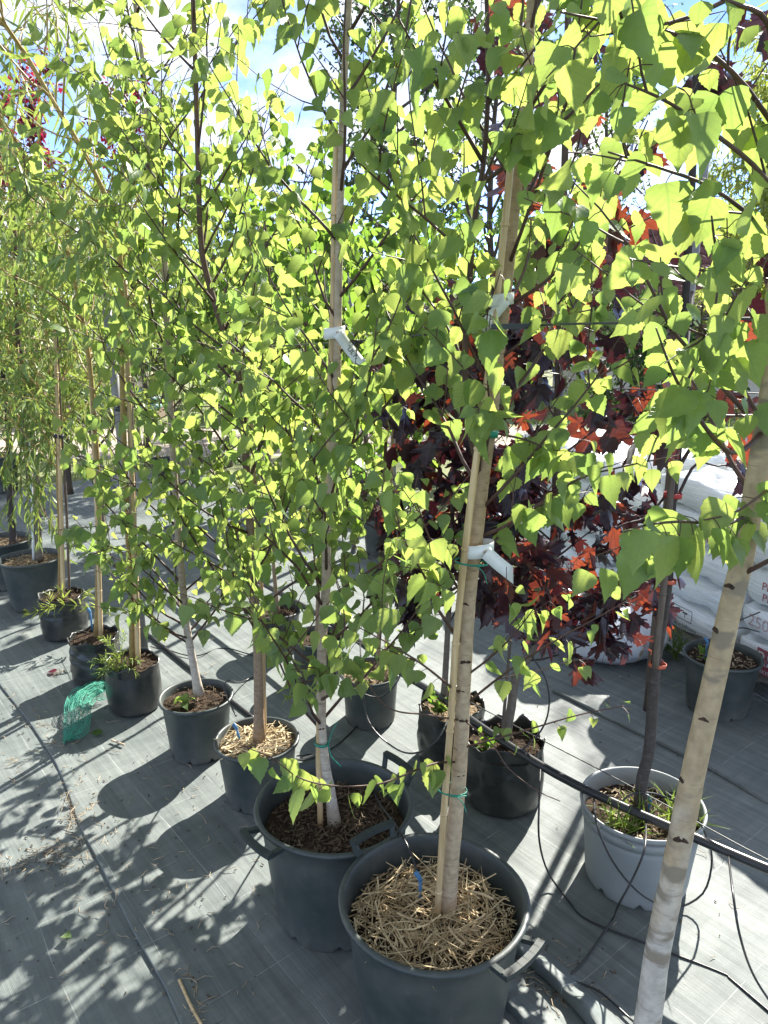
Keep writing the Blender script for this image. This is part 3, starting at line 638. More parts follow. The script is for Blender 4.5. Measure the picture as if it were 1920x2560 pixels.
# ------------------------------------------------------------------ the near birches
G_BIRCH = 'young birches in the near row'
def Ys(pix, Y0, Y1=None):
    n = len(pix); Y1 = Y0 if Y1 is None else Y1
    return [at(x, y, Y0 + (Y1 - Y0) * i / max(1, n - 1)) for i, (x, y) in enumerate(pix)]
YA = 1.53
A_trunk = Ys([(1112, 2335), (1135, 2080), (1150, 1900), (1160, 1700), (1172, 1500), (1190, 1350), (1207, 1200), (1228, 1050), (1245, 900), (1262, 760), (1283, 560), (1305, 330), (1320, 150), (1328, 20), (1345, -300)], YA)
A_extra = [
    dict(p=[(1205, 1190, 1.53), (1185, 1120, 1.52), (1168, 1020, 1.51), (1163, 900, 1.50), (1168, 780, 1.49), (1186, 555, 1.47), (1209, 405, 1.45), (1220, 231, 1.43), (1217, 29, 1.42), (1210, -150, 1.41)], r=.0085, e=.003, tw=9, s0=.3),
    dict(p=[(1209, 457, 1.45), (1284, 399, 1.40), (1423, 289, 1.33), (1573, 127, 1.27), (1650, 20, 1.22)], r=.0045, tw=6),
    dict(p=[(1207, 405, 1.45), (1116, 249, 1.38), (1064, 168, 1.34), (972, 0, 1.28)], r=.004, tw=5),
    dict(p=[(1135, 1905, 1.52), (1090, 1908, 1.47), (1040, 1925, 1.42), (960, 1957, 1.37), (880, 1966, 1.34), (800, 1960, 1.31), (740, 1940, 1.29), (680, 1895, 1.27), (600, 1862, 1.25)], r=.0026, tw=0, s0=.06, sp=.026, ls=1.12),
    dict(p=[(1145, 1800, 1.52), (1060, 1786, 1.45), (1000, 1780, 1.40), (960, 1762, 1.37), (930, 1725, 1.35), (915, 1700, 1.34)], r=.0022, tw=0, s0=1.1),
    dict(p=[(1160, 1800, 1.52), (1230, 1860, 1.48), (1270, 1920, 1.46), (1340, 1975, 1.43), (1400, 2003, 1.41)], r=.0018, tw=0, s0=1.1),
    dict(p=[(1163, 1868, 1.52), (1300, 1830, 1.50), (1400, 1800, 1.48), (1470, 1782, 1.47), (1560, 1765, 1.46)], r=.0022, tw=0, s0=.15, ls=.62, sp=.03),
    dict(p=[(1152, 1606, 1.53), (1091, 1516, 1.48), (1064, 1447, 1.44), (1022, 1373, 1.40), (985, 1290, 1.36)], r=.0042, tw=4),
    dict(p=[(1150, 1478, 1.53), (1107, 1408, 1.50), (1068, 1331, 1.48), (1040, 1250, 1.45)], r=.0036, tw=4),
    dict(p=[(1205, 1340, 1.53), (1269, 1312, 1.50), (1389, 1235, 1.44), (1456, 1193, 1.41), (1570, 1164, 1.36), (1697, 1138, 1.31)], r=.0042, tw=5, sp=.028),
    dict(p=[(1195, 1395, 1.53), (1260, 1330, 1.55), (1340, 1262, 1.58), (1420, 1240, 1.60)], r=.0036, tw=3),
    dict(p=[(1155, 1735, 1.53), (1126, 1716, 1.50), (1053, 1659, 1.44), (972, 1609, 1.38), (900, 1570, 1.33)], r=.0036, tw=3),
    dict(p=[(1165, 1760, 1.53), (1240, 1700, 1.50), (1310, 1650, 1.47), (1400, 1595, 1.43), (1500, 1540, 1.40), (1590, 1490, 1.38)], r=.0032, tw=2, ls=.75),
    dict(p=[(1165, 1690, 1.53), (1230, 1640, 1.5), (1290, 1580, 1.46), (1350, 1500, 1.43)], r=.0030, tw=3, ls=.9),
    dict(p=[(1240, 1083, 1.53), (1330, 1105, 1.5), (1400, 1150, 1.47), (1450, 1185, 1.45)], r=.0025, tw=2),
    dict(p=[(1262, 760, 1.53), (1180, 660, 1.48), (1080, 560, 1.42), (960, 463, 1.36), (890, 400, 1.33)], r=.004, tw=5),
    dict(p=[(1262, 770, 1.53), (1380, 690, 1.47), (1480, 560, 1.42), (1560, 430, 1.36), (1620, 300, 1.31)], r=.004, tw=6),
]
make_tree('birch_tree', 'slender tan-barked birch growing from the straw-filled tub', 'birch tree', G_BIRCH, A_trunk, .0195, .0075, 101, M['bark_tan'], M['twig'], M['birch_leaf'], 'birch', .053, 15, .36, .99,
          blen=lambda t: .52 - .14 * t, bang=lambda t: 52 - 10 * t, ntw=3, twlen=.26, n_ind=300, extra=A_extra, leafstart=.25,
          knots=[(1160, 1620, .02), (1164, 1700, .014), (1150, 1795, .019), (1142, 1915, .015), (1135, 2105, .013), (1178, 1495, .013), (1165, 1870, .012), (1235, 1010, .010)])
_tr = rs(6)
_thin = lambda e: _tr.random() < np.interp(e[2], [1.7, 2.3], [1.0, .85])
B_trunk = Ys([(838, 2075), (826, 1985), (813, 1920), (804, 1840), (803, 1760), (806, 1574), (815, 1472), (817, 1324), (828, 1198), (833, 1100), (841, 987), (845, 760), (848, 600), (854, 400), (860, 200), (872, 0), (885, -250)], 1.88)
make_tree('birch_tree', 'pale-barked birch rising from the bark mulch tub, labelled with handwriting', 'birch tree', G_BIRCH, B_trunk, .0165, .007, 102, M['bark_pale'], M['twig'], M['birch_leaf'], 'birch', .052, 36, .20, .99,
          blen=lambda t: .58 - .18 * t, bang=lambda t: 58 - 20 * t, ntw=3, twlen=.27, n_ind=300, leafstart=.22, tpow=1.3, knots=[(797, 1722, .016), (802, 1812, .016), (810, 1660, .012), (815, 1945, .012)])
C_trunk = Ys([(648, 1855), (646, 1700), (642, 1580), (630, 1400), (622, 1250), (612, 1100), (600, 950), (560, 830), (520, 700), (502, 600), (495, 400), (488, 150), (478, -120)], 2.40)
make_tree('birch_tree', 'brown-barked birch in the pot with chopped straw', 'birch tree', G_BIRCH, C_trunk, .0175, .006, 103, M['bark_brown'], M['twig'], M['birch_leaf'], 'birch', .052, 40, .16, .99,
          blen=lambda t: .64 - .22 * t, bang=lambda t: 62 - 24 * t, ntw=3, twlen=.28, n_ind=300, leafstart=.2, tpow=1.5, keep=_thin, spacing=.038)
D_trunk = Ys([(497, 1735), (482, 1650), (470, 1590), (458, 1480), (440, 1250), (425, 1000), (415, 760), (408, 590), (393, 509), (370, 405), (362, 202), (341, 35), (320, -120)], 2.69)
make_tree('birch_tree', 'white-barked birch in the bare soil pot, trunk leaning', 'birch tree', G_BIRCH, D_trunk, .0165, .006, 104, M['bark_pale'], M['twig'], M['birch_leaf'], 'birch', .052, 38, .14, .99,
          blen=lambda t: .66 - .30 * t, bang=lambda t: 64 - 26 * t, ntw=3, twlen=.28, n_ind=300, leafstart=.2, tpow=1.5, keep=_thin, spacing=.039)
Jp = [(1618, 2560, .93), (1640, 2400, .94), (1670, 2250, .95), (1700, 2100, .96), (1740, 1900, .98), (1790, 1680, 1.0), (1830, 1500, 1.02), (1860, 1380, 1.03), (1890, 1200, 1.04), (1915, 1050, 1.04), (1945, 850, 1.04), (1985, 550, 1.02)]
J_trunk = [(PJ[0], PJ[1], .29), (.365, .885, .44)] + [at(*p) for p in Jp] + [(.66, 1.0, 2.35)]
J_extra = [
    dict(p=[(1925, 1060, 1.05), (1836, 1134, .99), (1747, 1046, .96), (1684, 936, .93), (1640, 820, .9)], r=.0042, tw=4),
    dict(p=[(1935, 1100, 1.05), (1912, 1071, 1.02), (1870, 991, .99), (1811, 898, .96), (1740, 800, .94)], r=.004, tw=4),
    dict(p=[(1950, 850, 1.04), (1920, 820, 1.0), (1839, 748, .95), (1807, 690, .92), (1787, 603, .90), (1779, 540, .88)], r=.0048, tw=4),
    dict(p=[(1950, 905, 1.04), (1920, 887, 1.0), (1816, 849, .95), (1752, 836, .92), (1680, 800, .9)], r=.0036, tw=2),
    dict(p=[(1892, 1275, 1.05), (1810, 1312, .97), (1715, 1304, .91), (1625, 1311, .86), (1560, 1330, .84)], r=.0028, tw=2, s0=.05, sp=.022, ls=1.25),
    dict(p=[(1892, 1260, 1.05), (1920, 1225, .98), (1840, 1280, .93), (1760, 1300, .9)], r=.0026, tw=1),
    dict(p=[(1985, 560, 1.02), (1950, 250, .95), (1920, 60, .92), (1840, 10, .9), (1750, -20, .88)], r=.0055, tw=4),
    dict(p=[(1985, 560, 1.02), (1900, 430, .95), (1780, 330, .9), (1660, 250, .88), (1540, 200, .86)], r=.0035, tw=5),
    dict(p=[(1985, 640, 1.02), (1900, 560, .98), (1780, 470, .95), (1650, 420, .93), (1520, 380, .92)], r=.0035, tw=5),
    dict(p=[(1990, 400, 1.02), (1850, 200, .95), (1700, 90, .92), (1550, 60, .9), (1400, 30, .88)], r=.0035, tw=6),
]
make_tree('birch_tree', 'leaning birch with peeling white lower bark beside the pale grey pot', 'birch tree', G_BIRCH, J_trunk, .0215, .012, 105, M['bark_white'], M['twig'], M['birch_leaf'], 'birch', .052, 4, .55, .99,
          blen=lambda t: .40, bang=lambda t: 55 - 10 * t, ntw=3, twlen=.18, n_ind=300, extra=J_extra, leafstart=.25, flare=1.15, spacing=.042,
          knots=[(1850, 1600, .016), (1766, 1835, .013), (1755, 1962, .014), (1700, 2120, .02), (1852, 1455, .016)], keep=lambda e: e[1] > .62)
# ------------------------------------------------------------------ purple maples
G_MAP = 'purple-leaved maples behind the birches'
M_trunk = Ys([(1262, 1850), (1278, 1770), (1290, 1690), (1330, 1630), (1358, 1560), (1375, 1450), (1385, 1350), (1390, 1200), (1395, 1000), (1400, 800), (1406, 600), (1412, 400), (1418, 150), (1425, -150)], 2.38)
make_tree('maple_tree', 'dark red maple with a kinked trunk in the folded grow bag', 'maple tree', G_MAP, M_trunk, .0165, .009, 201, M['bark_grey'], M['twig_dark'], M['maple_leaf'], 'maple', .10, 28, .18, .97,
          blen=lambda t: .40 - .12 * t, bang=lambda t: 62, ntw=3, twlen=.16, n_ind=300, spacing=.038, per=1.4, petiole=.05, hang=.75, sunface=.8, leafstart=.25, keep=lambda e: _tr.random() < np.interp(e[2], [1.5, 1.8], [1.0, .22]))
L_trunk = Ys([(1110, 1745), (1118, 1600), (1125, 1450), (1132, 1250), (1140, 1050), (1148, 900)], 2.65)
make_tree('maple_tree', 'dark red maple half hidden behind the front birch trunk', 'maple tree', G_MAP, L_trunk, .013, .006, 202, M['bark_grey'], M['twig_dark'], M['maple_leaf'], 'maple', .105, 18, .24, .98,
          blen=lambda t: .34, bang=lambda t: 60, ntw=3, twlen=.15, n_ind=200, spacing=.042, per=1.3, petiole=.05, hang=.75, sunface=.8)
N_trunk = Ys([(1600, 2035), (1605, 1950), (1622, 1880), (1632, 1750), (1640, 1650), (1655, 1560), (1670, 1450), (1676, 1300), (1686, 1200), (1698, 1080), (1706, 950), (1712, 800), (1722, 600), (1735, 350), (1745, 50)], 2.0)
N_extra = [dict(p=[(1690, 1180, 2.0), (1740, 1100, 1.97), (1790, 1040, 1.95), (1830, 960, 1.93)], r=.006, tw=1, s0=.5),
           dict(p=[(1686, 1210, 2.0), (1620, 1290, 1.97), (1560, 1310, 1.95), (1500, 1345, 1.93)], r=.004, tw=2, s0=.3),
           dict(p=[(1690, 1250, 2.0), (1740, 1160, 2.02), (1800, 1165, 2.03), (1880, 1140, 2.05)], r=.005, tw=1, s0=.7)]
make_tree('maple_tree', 'dark-trunked grafted maple with orange tapes in the pale grey pot', 'maple tree', G_MAP, N_trunk, .0185, .008, 203, M['bark_dark'], M['twig_dark'], M['maple_leaf'], 'maple', .11, 9, .55, .98,
          blen=lambda t: .30, bang=lambda t: 58, ntw=2, twlen=.14, n_ind=90, spacing=.07, per=1.1, petiole=.05, hang=.75, sunface=.8, extra=N_extra, leafstart=.35)
K_trunk = Ys([(945, 1690), (950, 1500), (955, 1300), (965, 1100), (975, 900), (985, 700)], 2.93)
make_tree('young_tree', 'thin brown sapling tied to slim stakes behind the bark mulch tub', 'young tree', None, K_trunk, .010, .005, 204, M['bark_brown'], M['twig'], M['mid_leaf'], 'ovate', .07, 14, .35, .98,
          blen=lambda t: .35, bang=lambda t: 50, ntw=3, twlen=.2, n_ind=120, spacing=.04, petiole=.012)
Q_trunk = [(PQ[0], PQ[1], .2), (PQ[0] + .02, PQ[1], .8), (PQ[0] - .02, PQ[1] + .02, 1.4), (PQ[0], PQ[1], 2.1)]
make_tree('young_tree', 'leafy green sapling growing in the shaded black pot', 'young tree', None, Q_trunk, .011, .004, 205, M['bark_brown'], M['twig'], M['mid_leaf'], 'birch2', .065, 13, .3, .98,
          blen=lambda t: .42, bang=lambda t: 48, ntw=3, twlen=.22, n_ind=150, spacing=.04, petiole=.012)
R_trunk = [(PR[0], PR[1], .2), (PR[0] - .02, PR[1], .9), (PR[0] + .02, PR[1] + .02, 1.6), (PR[0], PR[1], 2.3)]
make_tree('young_tree', 'leafy green sapling in the small shaded pot behind the birches', 'young tree', None, R_trunk, .011, .004, 206, M['bark_brown'], M['twig'], M['mid_leaf'], 'birch2', .065, 13, .3, .98,
          blen=lambda t: .42, bang=lambda t: 48, ntw=3, twlen=.22, n_ind=150, spacing=.04, petiole=.012)
# ------------------------------------------------------------------ willows on the left
G_WIL = 'willows in the left of the row'
E_trunk = Ys([(332, 1668), (328, 1500), (318, 1300), (308, 1050), (303, 850), (300, 640), (275, 520), (215, 390), (130, 250), (60, 130), (-20, 20)], 3.04, 2.9)
_wr = rs(5)
wargs = dict(keep=lambda e: _wr.random() < np.interp(e[2], [1.9, 2.35], [1.0, .35]), ntw=5, twlen=.34, spacing=.027, per=1.4, petiole=.004, hang=.7, sunface=.5, r_br=.004, tw_up=.0, tw_droop=.6, nseg=9)
make_tree('willow_tree', 'golden-stemmed willow arching away from the smooth grow bag', 'willow tree', G_WIL, E_trunk, .013, .007, 301, M['bark_gold'], M['twig_gold'], M['willow_leaf'], 'willow', .10, 22, .40, .99,
          blen=lambda t: .62, bang=lambda t: 55, up=.3, droop=.7, n_ind=250, **wargs)
F_trunk = Ys([(243, 1590), (246, 1400), (246, 1240), (236, 1050), (215, 850), (160, 600), (87, 428), (0, 300), (-90, 190)], 3.28, 3.15)
make_tree('willow_tree', 'golden-stemmed willow arching from the crinkled grow bag', 'willow tree', G_WIL, F_trunk, .013, .007, 302, M['bark_gold'], M['twig_gold'], M['willow_leaf'], 'willow', .10, 22, .40, .99,
          blen=lambda t: .62, bang=lambda t: 58, up=.25, droop=.7, n_ind=250, **wargs)
H_trunk = Ys([(98, 1400), (92, 1300), (70, 1150), (60, 1000), (45, 850), (40, 650), (30, 480)], 4.22)
H_extra = [dict(p=[(x0, 860, 4.15), (x0 + 6, 960, 4.05), (x0 + 2, 1080, 4.0), (x1, 1200, 3.97), (x1 + 4, y1, 3.96)], r=.003, tw=4, s0=.1, sp=.02) for x0, x1, y1 in ((85, 70, 1340), (100, 95, 1370), (70, 50, 1250), (120, 125, 1330), (60, 30, 1180), (45, 85, 1300), (140, 110, 1240), (20, 5, 1150))]
make_tree('willow_tree', 'weeping willow with long hanging shoots in the tall pot', 'willow tree', G_WIL, H_trunk, .022, .010, 303, M['bark_grey'], M['twig_gold'], M['willow_leaf'], 'willow', .10, 34, .30, .99,
          blen=lambda t: 1.0, bang=lambda t: 60, up=.25, droop=1.5, n_ind=250, extra=H_extra, **{**wargs, 'twlen': .4, 'tw_droop': 1.2, 'hang': 1.1})
I_trunk = Ys([(35, 1370), (25, 1250), (20, 1050), (0, 850), (-20, 600)], 4.56)
make_tree('willow_tree', 'dark-stemmed willow in the pot hidden at the edge', 'willow tree', G_WIL, I_trunk, .024, .012, 304, M['bark_dark'], M['twig_gold'], M['willow_leaf'], 'willow', .10, 22, .4, .99,
          blen=lambda t: .8, bang=lambda t: 58, up=.3, droop=1.0, n_ind=60, **wargs)
G_trunk = Ys([(150, 1500), (150, 1350), (145, 1200), (143, 1000), (135, 800), (120, 600)], 3.80)
make_tree('willow_tree', 'upright willow between stakes in the third grow bag', 'willow tree', G_WIL, G_trunk, .012, .006, 305, M['bark_gold'], M['twig_gold'], M['willow_leaf'], 'willow', .09, 24, .42, .99,
          blen=lambda t: .6, bang=lambda t: 50, up=.3, droop=.8, n_ind=120, **wargs)

# ------------------------------------------------------------------ stakes, ties, tape, labels
def stake(label, pts, rad, mat_='bamboo', nodes=True, seed=0, group='bamboo stakes'):
    P = catmull(pts, 24); root = empty('bamboo_stake', Vector(P[0]), label, 'stake', group)
    MB().tube(P, np.linspace(rad, rad * .82, 24), 10).build('cane', M[mat_], root)
    if nodes:
        seg = np.linalg.norm(np.diff(P, axis=0), axis=1); cum = np.concatenate([[0], np.cumsum(seg)]); s = .12 + .05 * (seed % 3)
        while s < cum[-1] - .03:
            k = max(0, np.searchsorted(cum, s) - 1); q = P[k] + (P[k + 1] - P[k]) * ((s - cum[k]) / seg[k]); t = unit(P[k + 1] - P[k])
            MB().tube([q - t * .004, q - t * .0012, q + t * .0012, q + t * .004], [rad * .94, rad * 1.14, rad * 1.14, rad * .94], 10).build('cane_node', M[mat_], root); s += .21
    return root
YS = 1.505
stake('long bamboo stake bound to the birch in the straw-filled tub', Ys([(1090, 2335), (1112, 2000), (1127, 1800), (1140, 1600), (1160, 1400), (1180, 1230), (1205, 1050), (1225, 900), (1240, 760), (1262, 560), (1280, 380), (1288, 300)], YS), .0080)
stake('bamboo stake beside the pale birch in the bark mulch tub', Ys([(801, 2078), (799, 1960), (797, 1850), (818, 1300), (824, 1000), (832, 780), (836, 500), (842, 330)], 1.865, 1.90), .0085, seed=1)
stake('bamboo stake behind the brown birch trunk', Ys([(662, 1850), (655, 1500), (630, 1100), (618, 800)], 2.45), .007, seed=2)
stake('pale stake standing with the willow in the smooth grow bag', Ys([(345, 1660), (340, 1450), (330, 1200), (318, 880), (312, 700)], 3.02), .011, seed=1)
stake('pale stake standing with the willow in the crinkled grow bag', Ys([(252, 1590), (245, 1350), (232, 1050), (222, 850)], 3.25), .010, seed=2)
stake('pair of pale stakes, the thicker one, in the third grow bag', Ys([(158, 1495), (152, 1250), (143, 1000), (137, 830)], 3.78), .011)
stake('thin grey stake leaning beside the third grow bag', Ys([(174, 1490), (165, 1250), (150, 1000), (142, 820)], 3.80), .007, 'stake_dark', False)
stake('slim tan stake in the gravelly pot, nearer the front birch', Ys([(962, 1690), (968, 1500), (975, 1300), (985, 1000), (990, 800)], 2.91), .006, seed=1)
stake('slim dark cane beside the kinked maple trunk', Ys([(1255, 1840), (1262, 1760), (1268, 1690), (1276, 1600)], 2.36), .006, 'stake_dark', False)
stake('dark bamboo stake taped to the grafted trunk in the pale grey pot', Ys([(1638, 1668), (1648, 1560), (1662, 1440), (1676, 1240), (1690, 1120), (1700, 1000)], 1.965), .0095, 'stake_dark', seed=2)
stake('thin white cane in the weeping willow pot', Ys([(84, 1400), (80, 1250), (73, 1050), (70, 900)], 4.2), .007, 'tag', False)
stake('dark sapling stem behind the grow bags', Ys([(338, 1330), (336, 1180), (328, 1000), (325, 860)], 4.6), .010, 'stake_dark', False)

def ring(name, label, cat, center, axis, rx, rad, mat_, flat=1.0, group=None, tails=(), n=20, stretch=1.0, sdir=(1, 0, 0)):
    axis = unit(np.array(axis, float)); s = np.array(sdir, float); s = unit(s - axis * np.dot(s, axis)); t = np.cross(axis, s); c = np.array(tuple(center))
    root = empty(name, Vector(c), label, cat, group); b = MB(); vs_ = []; fs_ = []
    hh, th = rad * flat, rad
    for k in range(n):
        a = 2 * math.pi * k / n; d = s * math.cos(a) * stretch + t * math.sin(a); e = unit(d)
        for (o, z) in ((0, -hh), (th, -hh), (th, hh), (0, hh)): vs_.append(c + d * rx + e * o + axis * z)
    for k in range(n):
        for j in range(4): fs_.append((k * 4 + j, ((k + 1) % n) * 4 + j, ((k + 1) % n) * 4 + (j + 1) % 4, k * 4 + (j + 1) % 4))
    b.add(vs_, fs_); b.build('loop', M[mat_], root)
    for tp in tails: MB().tube(catmull(tp, 12), rad * .8, 5).build('loose_end', M[mat_], root)
    return root
AX = (.1, 0, 1)
def mid(x, y, Y): return at(x, y, Y)
G_TIE = 'green ties on the birches'
for (x, y, nm) in ((1130, 1973, 'green twine knotted low around the straw tub birch and its stake'), (1178, 1405, 'green twine just under the white label on the front birch')):
    c = mid(x, y, 1.518); ta = [c + Vector((.01, -.03, 0)), c + Vector((.022, -.036, -.012)), c + Vector((.03, -.036, -.035))]
    ring('twine_tie', nm, 'tie', c, AX, .023, .0016, 'twine', 1.2, G_TIE, [ta, [c + Vector((-.004, -.031, .002)), c + Vector((.012, -.036, .006)), c + Vector((.03, -.03, .004))]], stretch=1.45)
c = mid(803, 1858, 1.875); ring('twine_tie', 'pale green twine low on the birch in the bark mulch tub', 'tie', c, AX, .0165, .0022, 'twine', 1.6, G_TIE, [[c + Vector((.02, -.01, 0)), c + Vector((.03, -.02, .04)), c + Vector((.045, -.02, .075))], [c + Vector((.02, -.01, 0)), c + Vector((.03, -.02, -.03)), c + Vector((.055, -.02, -.06))]])
c = mid(1215, 1082, 1.518); ring('tape_tie', 'green tape around the front birch and stake above the white label', 'tie', c, AX, .0175, .0012, 'tape_green', 6, G_TIE, stretch=1.35)
c = mid(1302, 315, 1.518); ring('tape_tie', 'green tape high on the front birch', 'tie', c, AX, .0145, .0012, 'tape_green', 7, G_TIE, stretch=1.4)
G_TAPE = 'red and orange tapes on the grafted maple'
for (x, y, m_, nm, f) in ((1644, 1662, 'tape_orange', 'orange tape at the graft of the grey-pot maple', 5), (1668, 1452, 'tape_orange', 'orange tape halfway up the grey-pot maple', 5), (1682, 1238, 'tape_red', 'dark red tape at the fork of the grey-pot maple', 6)):
    ring('tape_tie', nm, 'tie', mid(x, y, 1.985), AX, .0165, .0011, m_, f, G_TAPE, stretch=1.45)
for (x, y, Y) in ((302, 890, 3.03), (302, 1022, 3.03), (147, 1090, 3.79)):
    ring('tape_tie', 'dark green tape around a willow stake, ' + {890: 'upper one on the thick stake', 1022: 'lower one on the thick stake', 1090: 'on the third grow bag'}[y], 'tie', mid(x, y, Y), AX, .018, .0015, 'strap', 6, 'dark tapes on willow stakes', stretch=1.3)

def text_mesh(txt, size, mat_, extrude=.0003):
    cu = bpy.data.curves.new('lettering', 'FONT'); cu.body = txt; cu.size = size; cu.align_x = 'CENTER'; cu.align_y = 'CENTER'; cu.extrude = extrude
    o = bpy.data.objects.new('lettering', cu); COL.objects.link(o); dg = bpy.context.evaluated_depsgraph_get()
    me = bpy.data.meshes.new_from_object(o.evaluated_get(dg)); bpy.data.objects.remove(o); me.materials.clear(); me.materials.append(M[mat_]); return me
def plant_label(label, c, Rb, direction, Ln, wd, seed, text=None):
    c = Vector(c); root = empty('plant_label', c, label, 'label', 'white plastic labels on the birches')
    b = MB(); n = 22; vs_ = []; fs_ = []
    for k in range(n):
        a = 2 * math.pi * k / n; x, y = Rb * 1.35 * math.cos(a), Rb * math.sin(a)
        for z, o in ((-wd / 2, 0), (wd / 2, 0), (wd / 2, .0009), (-wd / 2, .0009)): vs_.append((c.x + x * (1 + o / Rb), c.y + y * (1 + o / Rb), c.z + z + .14 * x))
    for k in range(n):
        for j in range(4): fs_.append((k * 4 + j, ((k + 1) % n) * 4 + j, ((k + 1) % n) * 4 + (j + 1) % 4, k * 4 + (j + 1) % 4))
    b.add(vs_, fs_); b.build('band', M['tag'], root)
    d = Vector(direction).normalized(); nrm = Vector((0.15, -1, .25)); side = d.cross(nrm).normalized(); nrm = side.cross(d).normalized()
    b = MB(); vs_ = []; st = c + Vector((Rb * .5, -Rb - .001, 0)); m = 10
    for i in range(m + 1):
        t = i / m; o = st + d * Ln * t + nrm * (-.012 * math.sin(math.pi * t * .9) + .004)
        for s in (-1, 1):
            for k in (0, 1): vs_.append(o + side * s * wd * .5 * (1 if i < m else (1.0)) + nrm * (.0009 * k) + d * (.012 * s if i == m else 0))
    fs_ = []
    for i in range(m):
        a = i * 4; fs_ += [(a, a + 4, a + 6, a + 2), (a + 1, a + 3, a + 7, a + 5), (a, a + 1, a + 5, a + 4), (a + 2, a + 6, a + 7, a + 3)]
    fs_ += [(0, 2, 3, 1), (m * 4, m * 4 + 1, m * 4 + 3, m * 4 + 2)]
    b.add(vs_, fs_); strip = b.build('strip', M['tag'], root)
    if text:
        me = text_mesh(text, wd * .62, 'ink'); R3 = Matrix((d, -side, nrm)).transposed()
        if R3.determinant() < 0: R3 = Matrix((d, side, nrm)).transposed()
        o = place('lettering', me, strip, Matrix.Translation(st + d * Ln * .5 + nrm * .0022 - c + nrm * -.008) @ R3.to_4x4())
    hb = MB(); hb.tube([st + nrm * .0005, st + nrm * .003], .004, 12); hb.build('eyelet', M['bark_tan'], root)
plant_label('blank white label tied midway on the birch in the straw tub', mid(1196, 1372, 1.517), .023, (.75, -.05, -.62), .075, .028, 1)
plant_label('blank white label high on the front birch, hanging down past a leaf', mid(1246, 750, 1.517), .021, (-.62, -.05, -.78), .075, .022, 2)
plant_label('white label with black handwriting on the pale birch', mid(836, 832, 1.875), .018, (.62, -.08, -.78), .10, .026, 3, 'NYULTA')
plant_label('white label on a sapling behind the bark mulch tub', mid(930, 1235, 2.9), .016, (-.5, -.05, -.85), .09, .03, 4)

# ------------------------------------------------------------------ wires, irrigation
def line(name, label, cat, pts, rad, mat_, group=None, n=8, res=60):
    P = catmull(pts, res); b = MB().tube(P, rad, n); return tag(b.build(name, M[mat_], origin=Vector(P[0])), label, cat, group)
W1 = [(.95, .62, 1.69)] + [at(1920, 796, 1.12), at(1600, 806, 1.33), at(1280, 817, 1.55), at(880, 853, 1.92), at(620, 868, 2.45), at(300, 872, 3.1), at(150, 874, 3.8), at(0, 880, 4.5)]
line('trellis_wire', 'dark support wire running along the near row at label height', 'wire', W1, .0022, 'wire', 'support wires')
line('trellis_wire', 'thin wire at mid height behind the front birch', 'wire', [at(1930, 985, 2.0), at(1700, 976, 2.15), at(1450, 970, 2.4), at(1220, 962, 2.7), at(900, 950, 3.2)], .0016, 'wire', 'support wires')
b = MB(); p0, p1 = at(1228, 817, 1.50), at(1335, 815, 1.50); dd = p1 - p0; b.box((p0 + p1) / 2, (dd.length, .008, .010), dd.to_track_quat('X', 'Z').to_matrix()); b.box(p1, (.016, .014, .016), dd.to_track_quat('X', 'Z').to_matrix())
tag(b.build('cable_strap', M['strap'], origin=p0, smooth=False), 'black plastic strap fixing the front birch to the wire', 'strap')
c = at(875, 853, 1.9); b = MB(); b.tube(catmull([c + Vector((-.035, -.01, .004)), c + Vector((-.015, -.02, .006)), c + Vector((.01, -.015, -.006)), c + Vector((.03, -.005, 0))], 12), .005, 6); b.box(c + Vector((.012, -.012, -.004)), (.02, .014, .016))
tag(b.build('wire_clip', M['strap'], origin=c), 'black knotted clip on the wire by the handwritten label', 'clip')
pipe_pts = [atz(430, 1330, .25), atz(640, 1450, .25), atz(745, 1508, .25), atz(860, 1578, .25), atz(1000, 1680, .25), atz(1100, 1742, .26), atz(1200, 1815, .27), atz(1330, 1900, .275), atz(1440, 1962, .28), atz(1560, 2018, .28), atz(1700, 2078, .28), atz(1920, 2172, .28), atz(2150, 2260, .28)]
line('irrigation_pipe', 'thick black irrigation pipe lying across the pot rims', 'pipe', pipe_pts, .0135, 'pipe', None, 14, 90)
line('support_line', 'thin dark line running just above the irrigation pipe', 'wire', [atz(1165, 1750, .30), atz(1361, 1853, .31), atz(1500, 1925, .31), atz(1660, 2010, .31), atz(1920, 2150, .31), atz(2100, 2230, .31)], .0018, 'wire', 'support wires')
G_TUBE = 'thin black drip tubes'
def tube(label, pts, rad=.0030): return line('drip_tube', label, 'tube', pts, rad, 'tube', G_TUBE, 6, 40)
Yf = 1.78
tube('drip tube hanging in a deep loop over the front of the grey pot', [atz(1485, 1990, .27), at(1492, 2060, 1.80), at(1530, 2150, 1.77), at(1590, 2225, 1.77), at(1650, 2262, 1.80), at(1700, 2268, 1.85), at(1760, 2230, 1.86), at(1780, 2150, 1.87), at(1765, 2090, 1.88), at(1735, 2030, 1.90), atz(1700, 1985, .24), atz(1640, 1985, .23)])
tube('drip tube crossing down the front of the grey pot to the ground', [atz(1615, 2050, .27), at(1612, 2120, 1.76), at(1585, 2190, 1.74), at(1545, 2265, 1.73), atz(1530, 2300, .03), atz(1470, 2390, .012), atz(1425, 2440, .012), atz(1430, 2450, .012), atz(1500, 2480, .012), atz(1590, 2560, .012)])
tube('drip tube dropping from the pipe beside the folded grow bag to the ground', [atz(1352, 1905, .27), at(1348, 2000, 1.98), at(1348, 2100, 1.93), atz(1370, 2180, .05), atz(1420, 2250, .012), atz(1470, 2300, .012), atz(1620, 2360, .012), atz(1800, 2430, .012), atz(1830, 2450, .012), atz(1960, 2560, .012)])
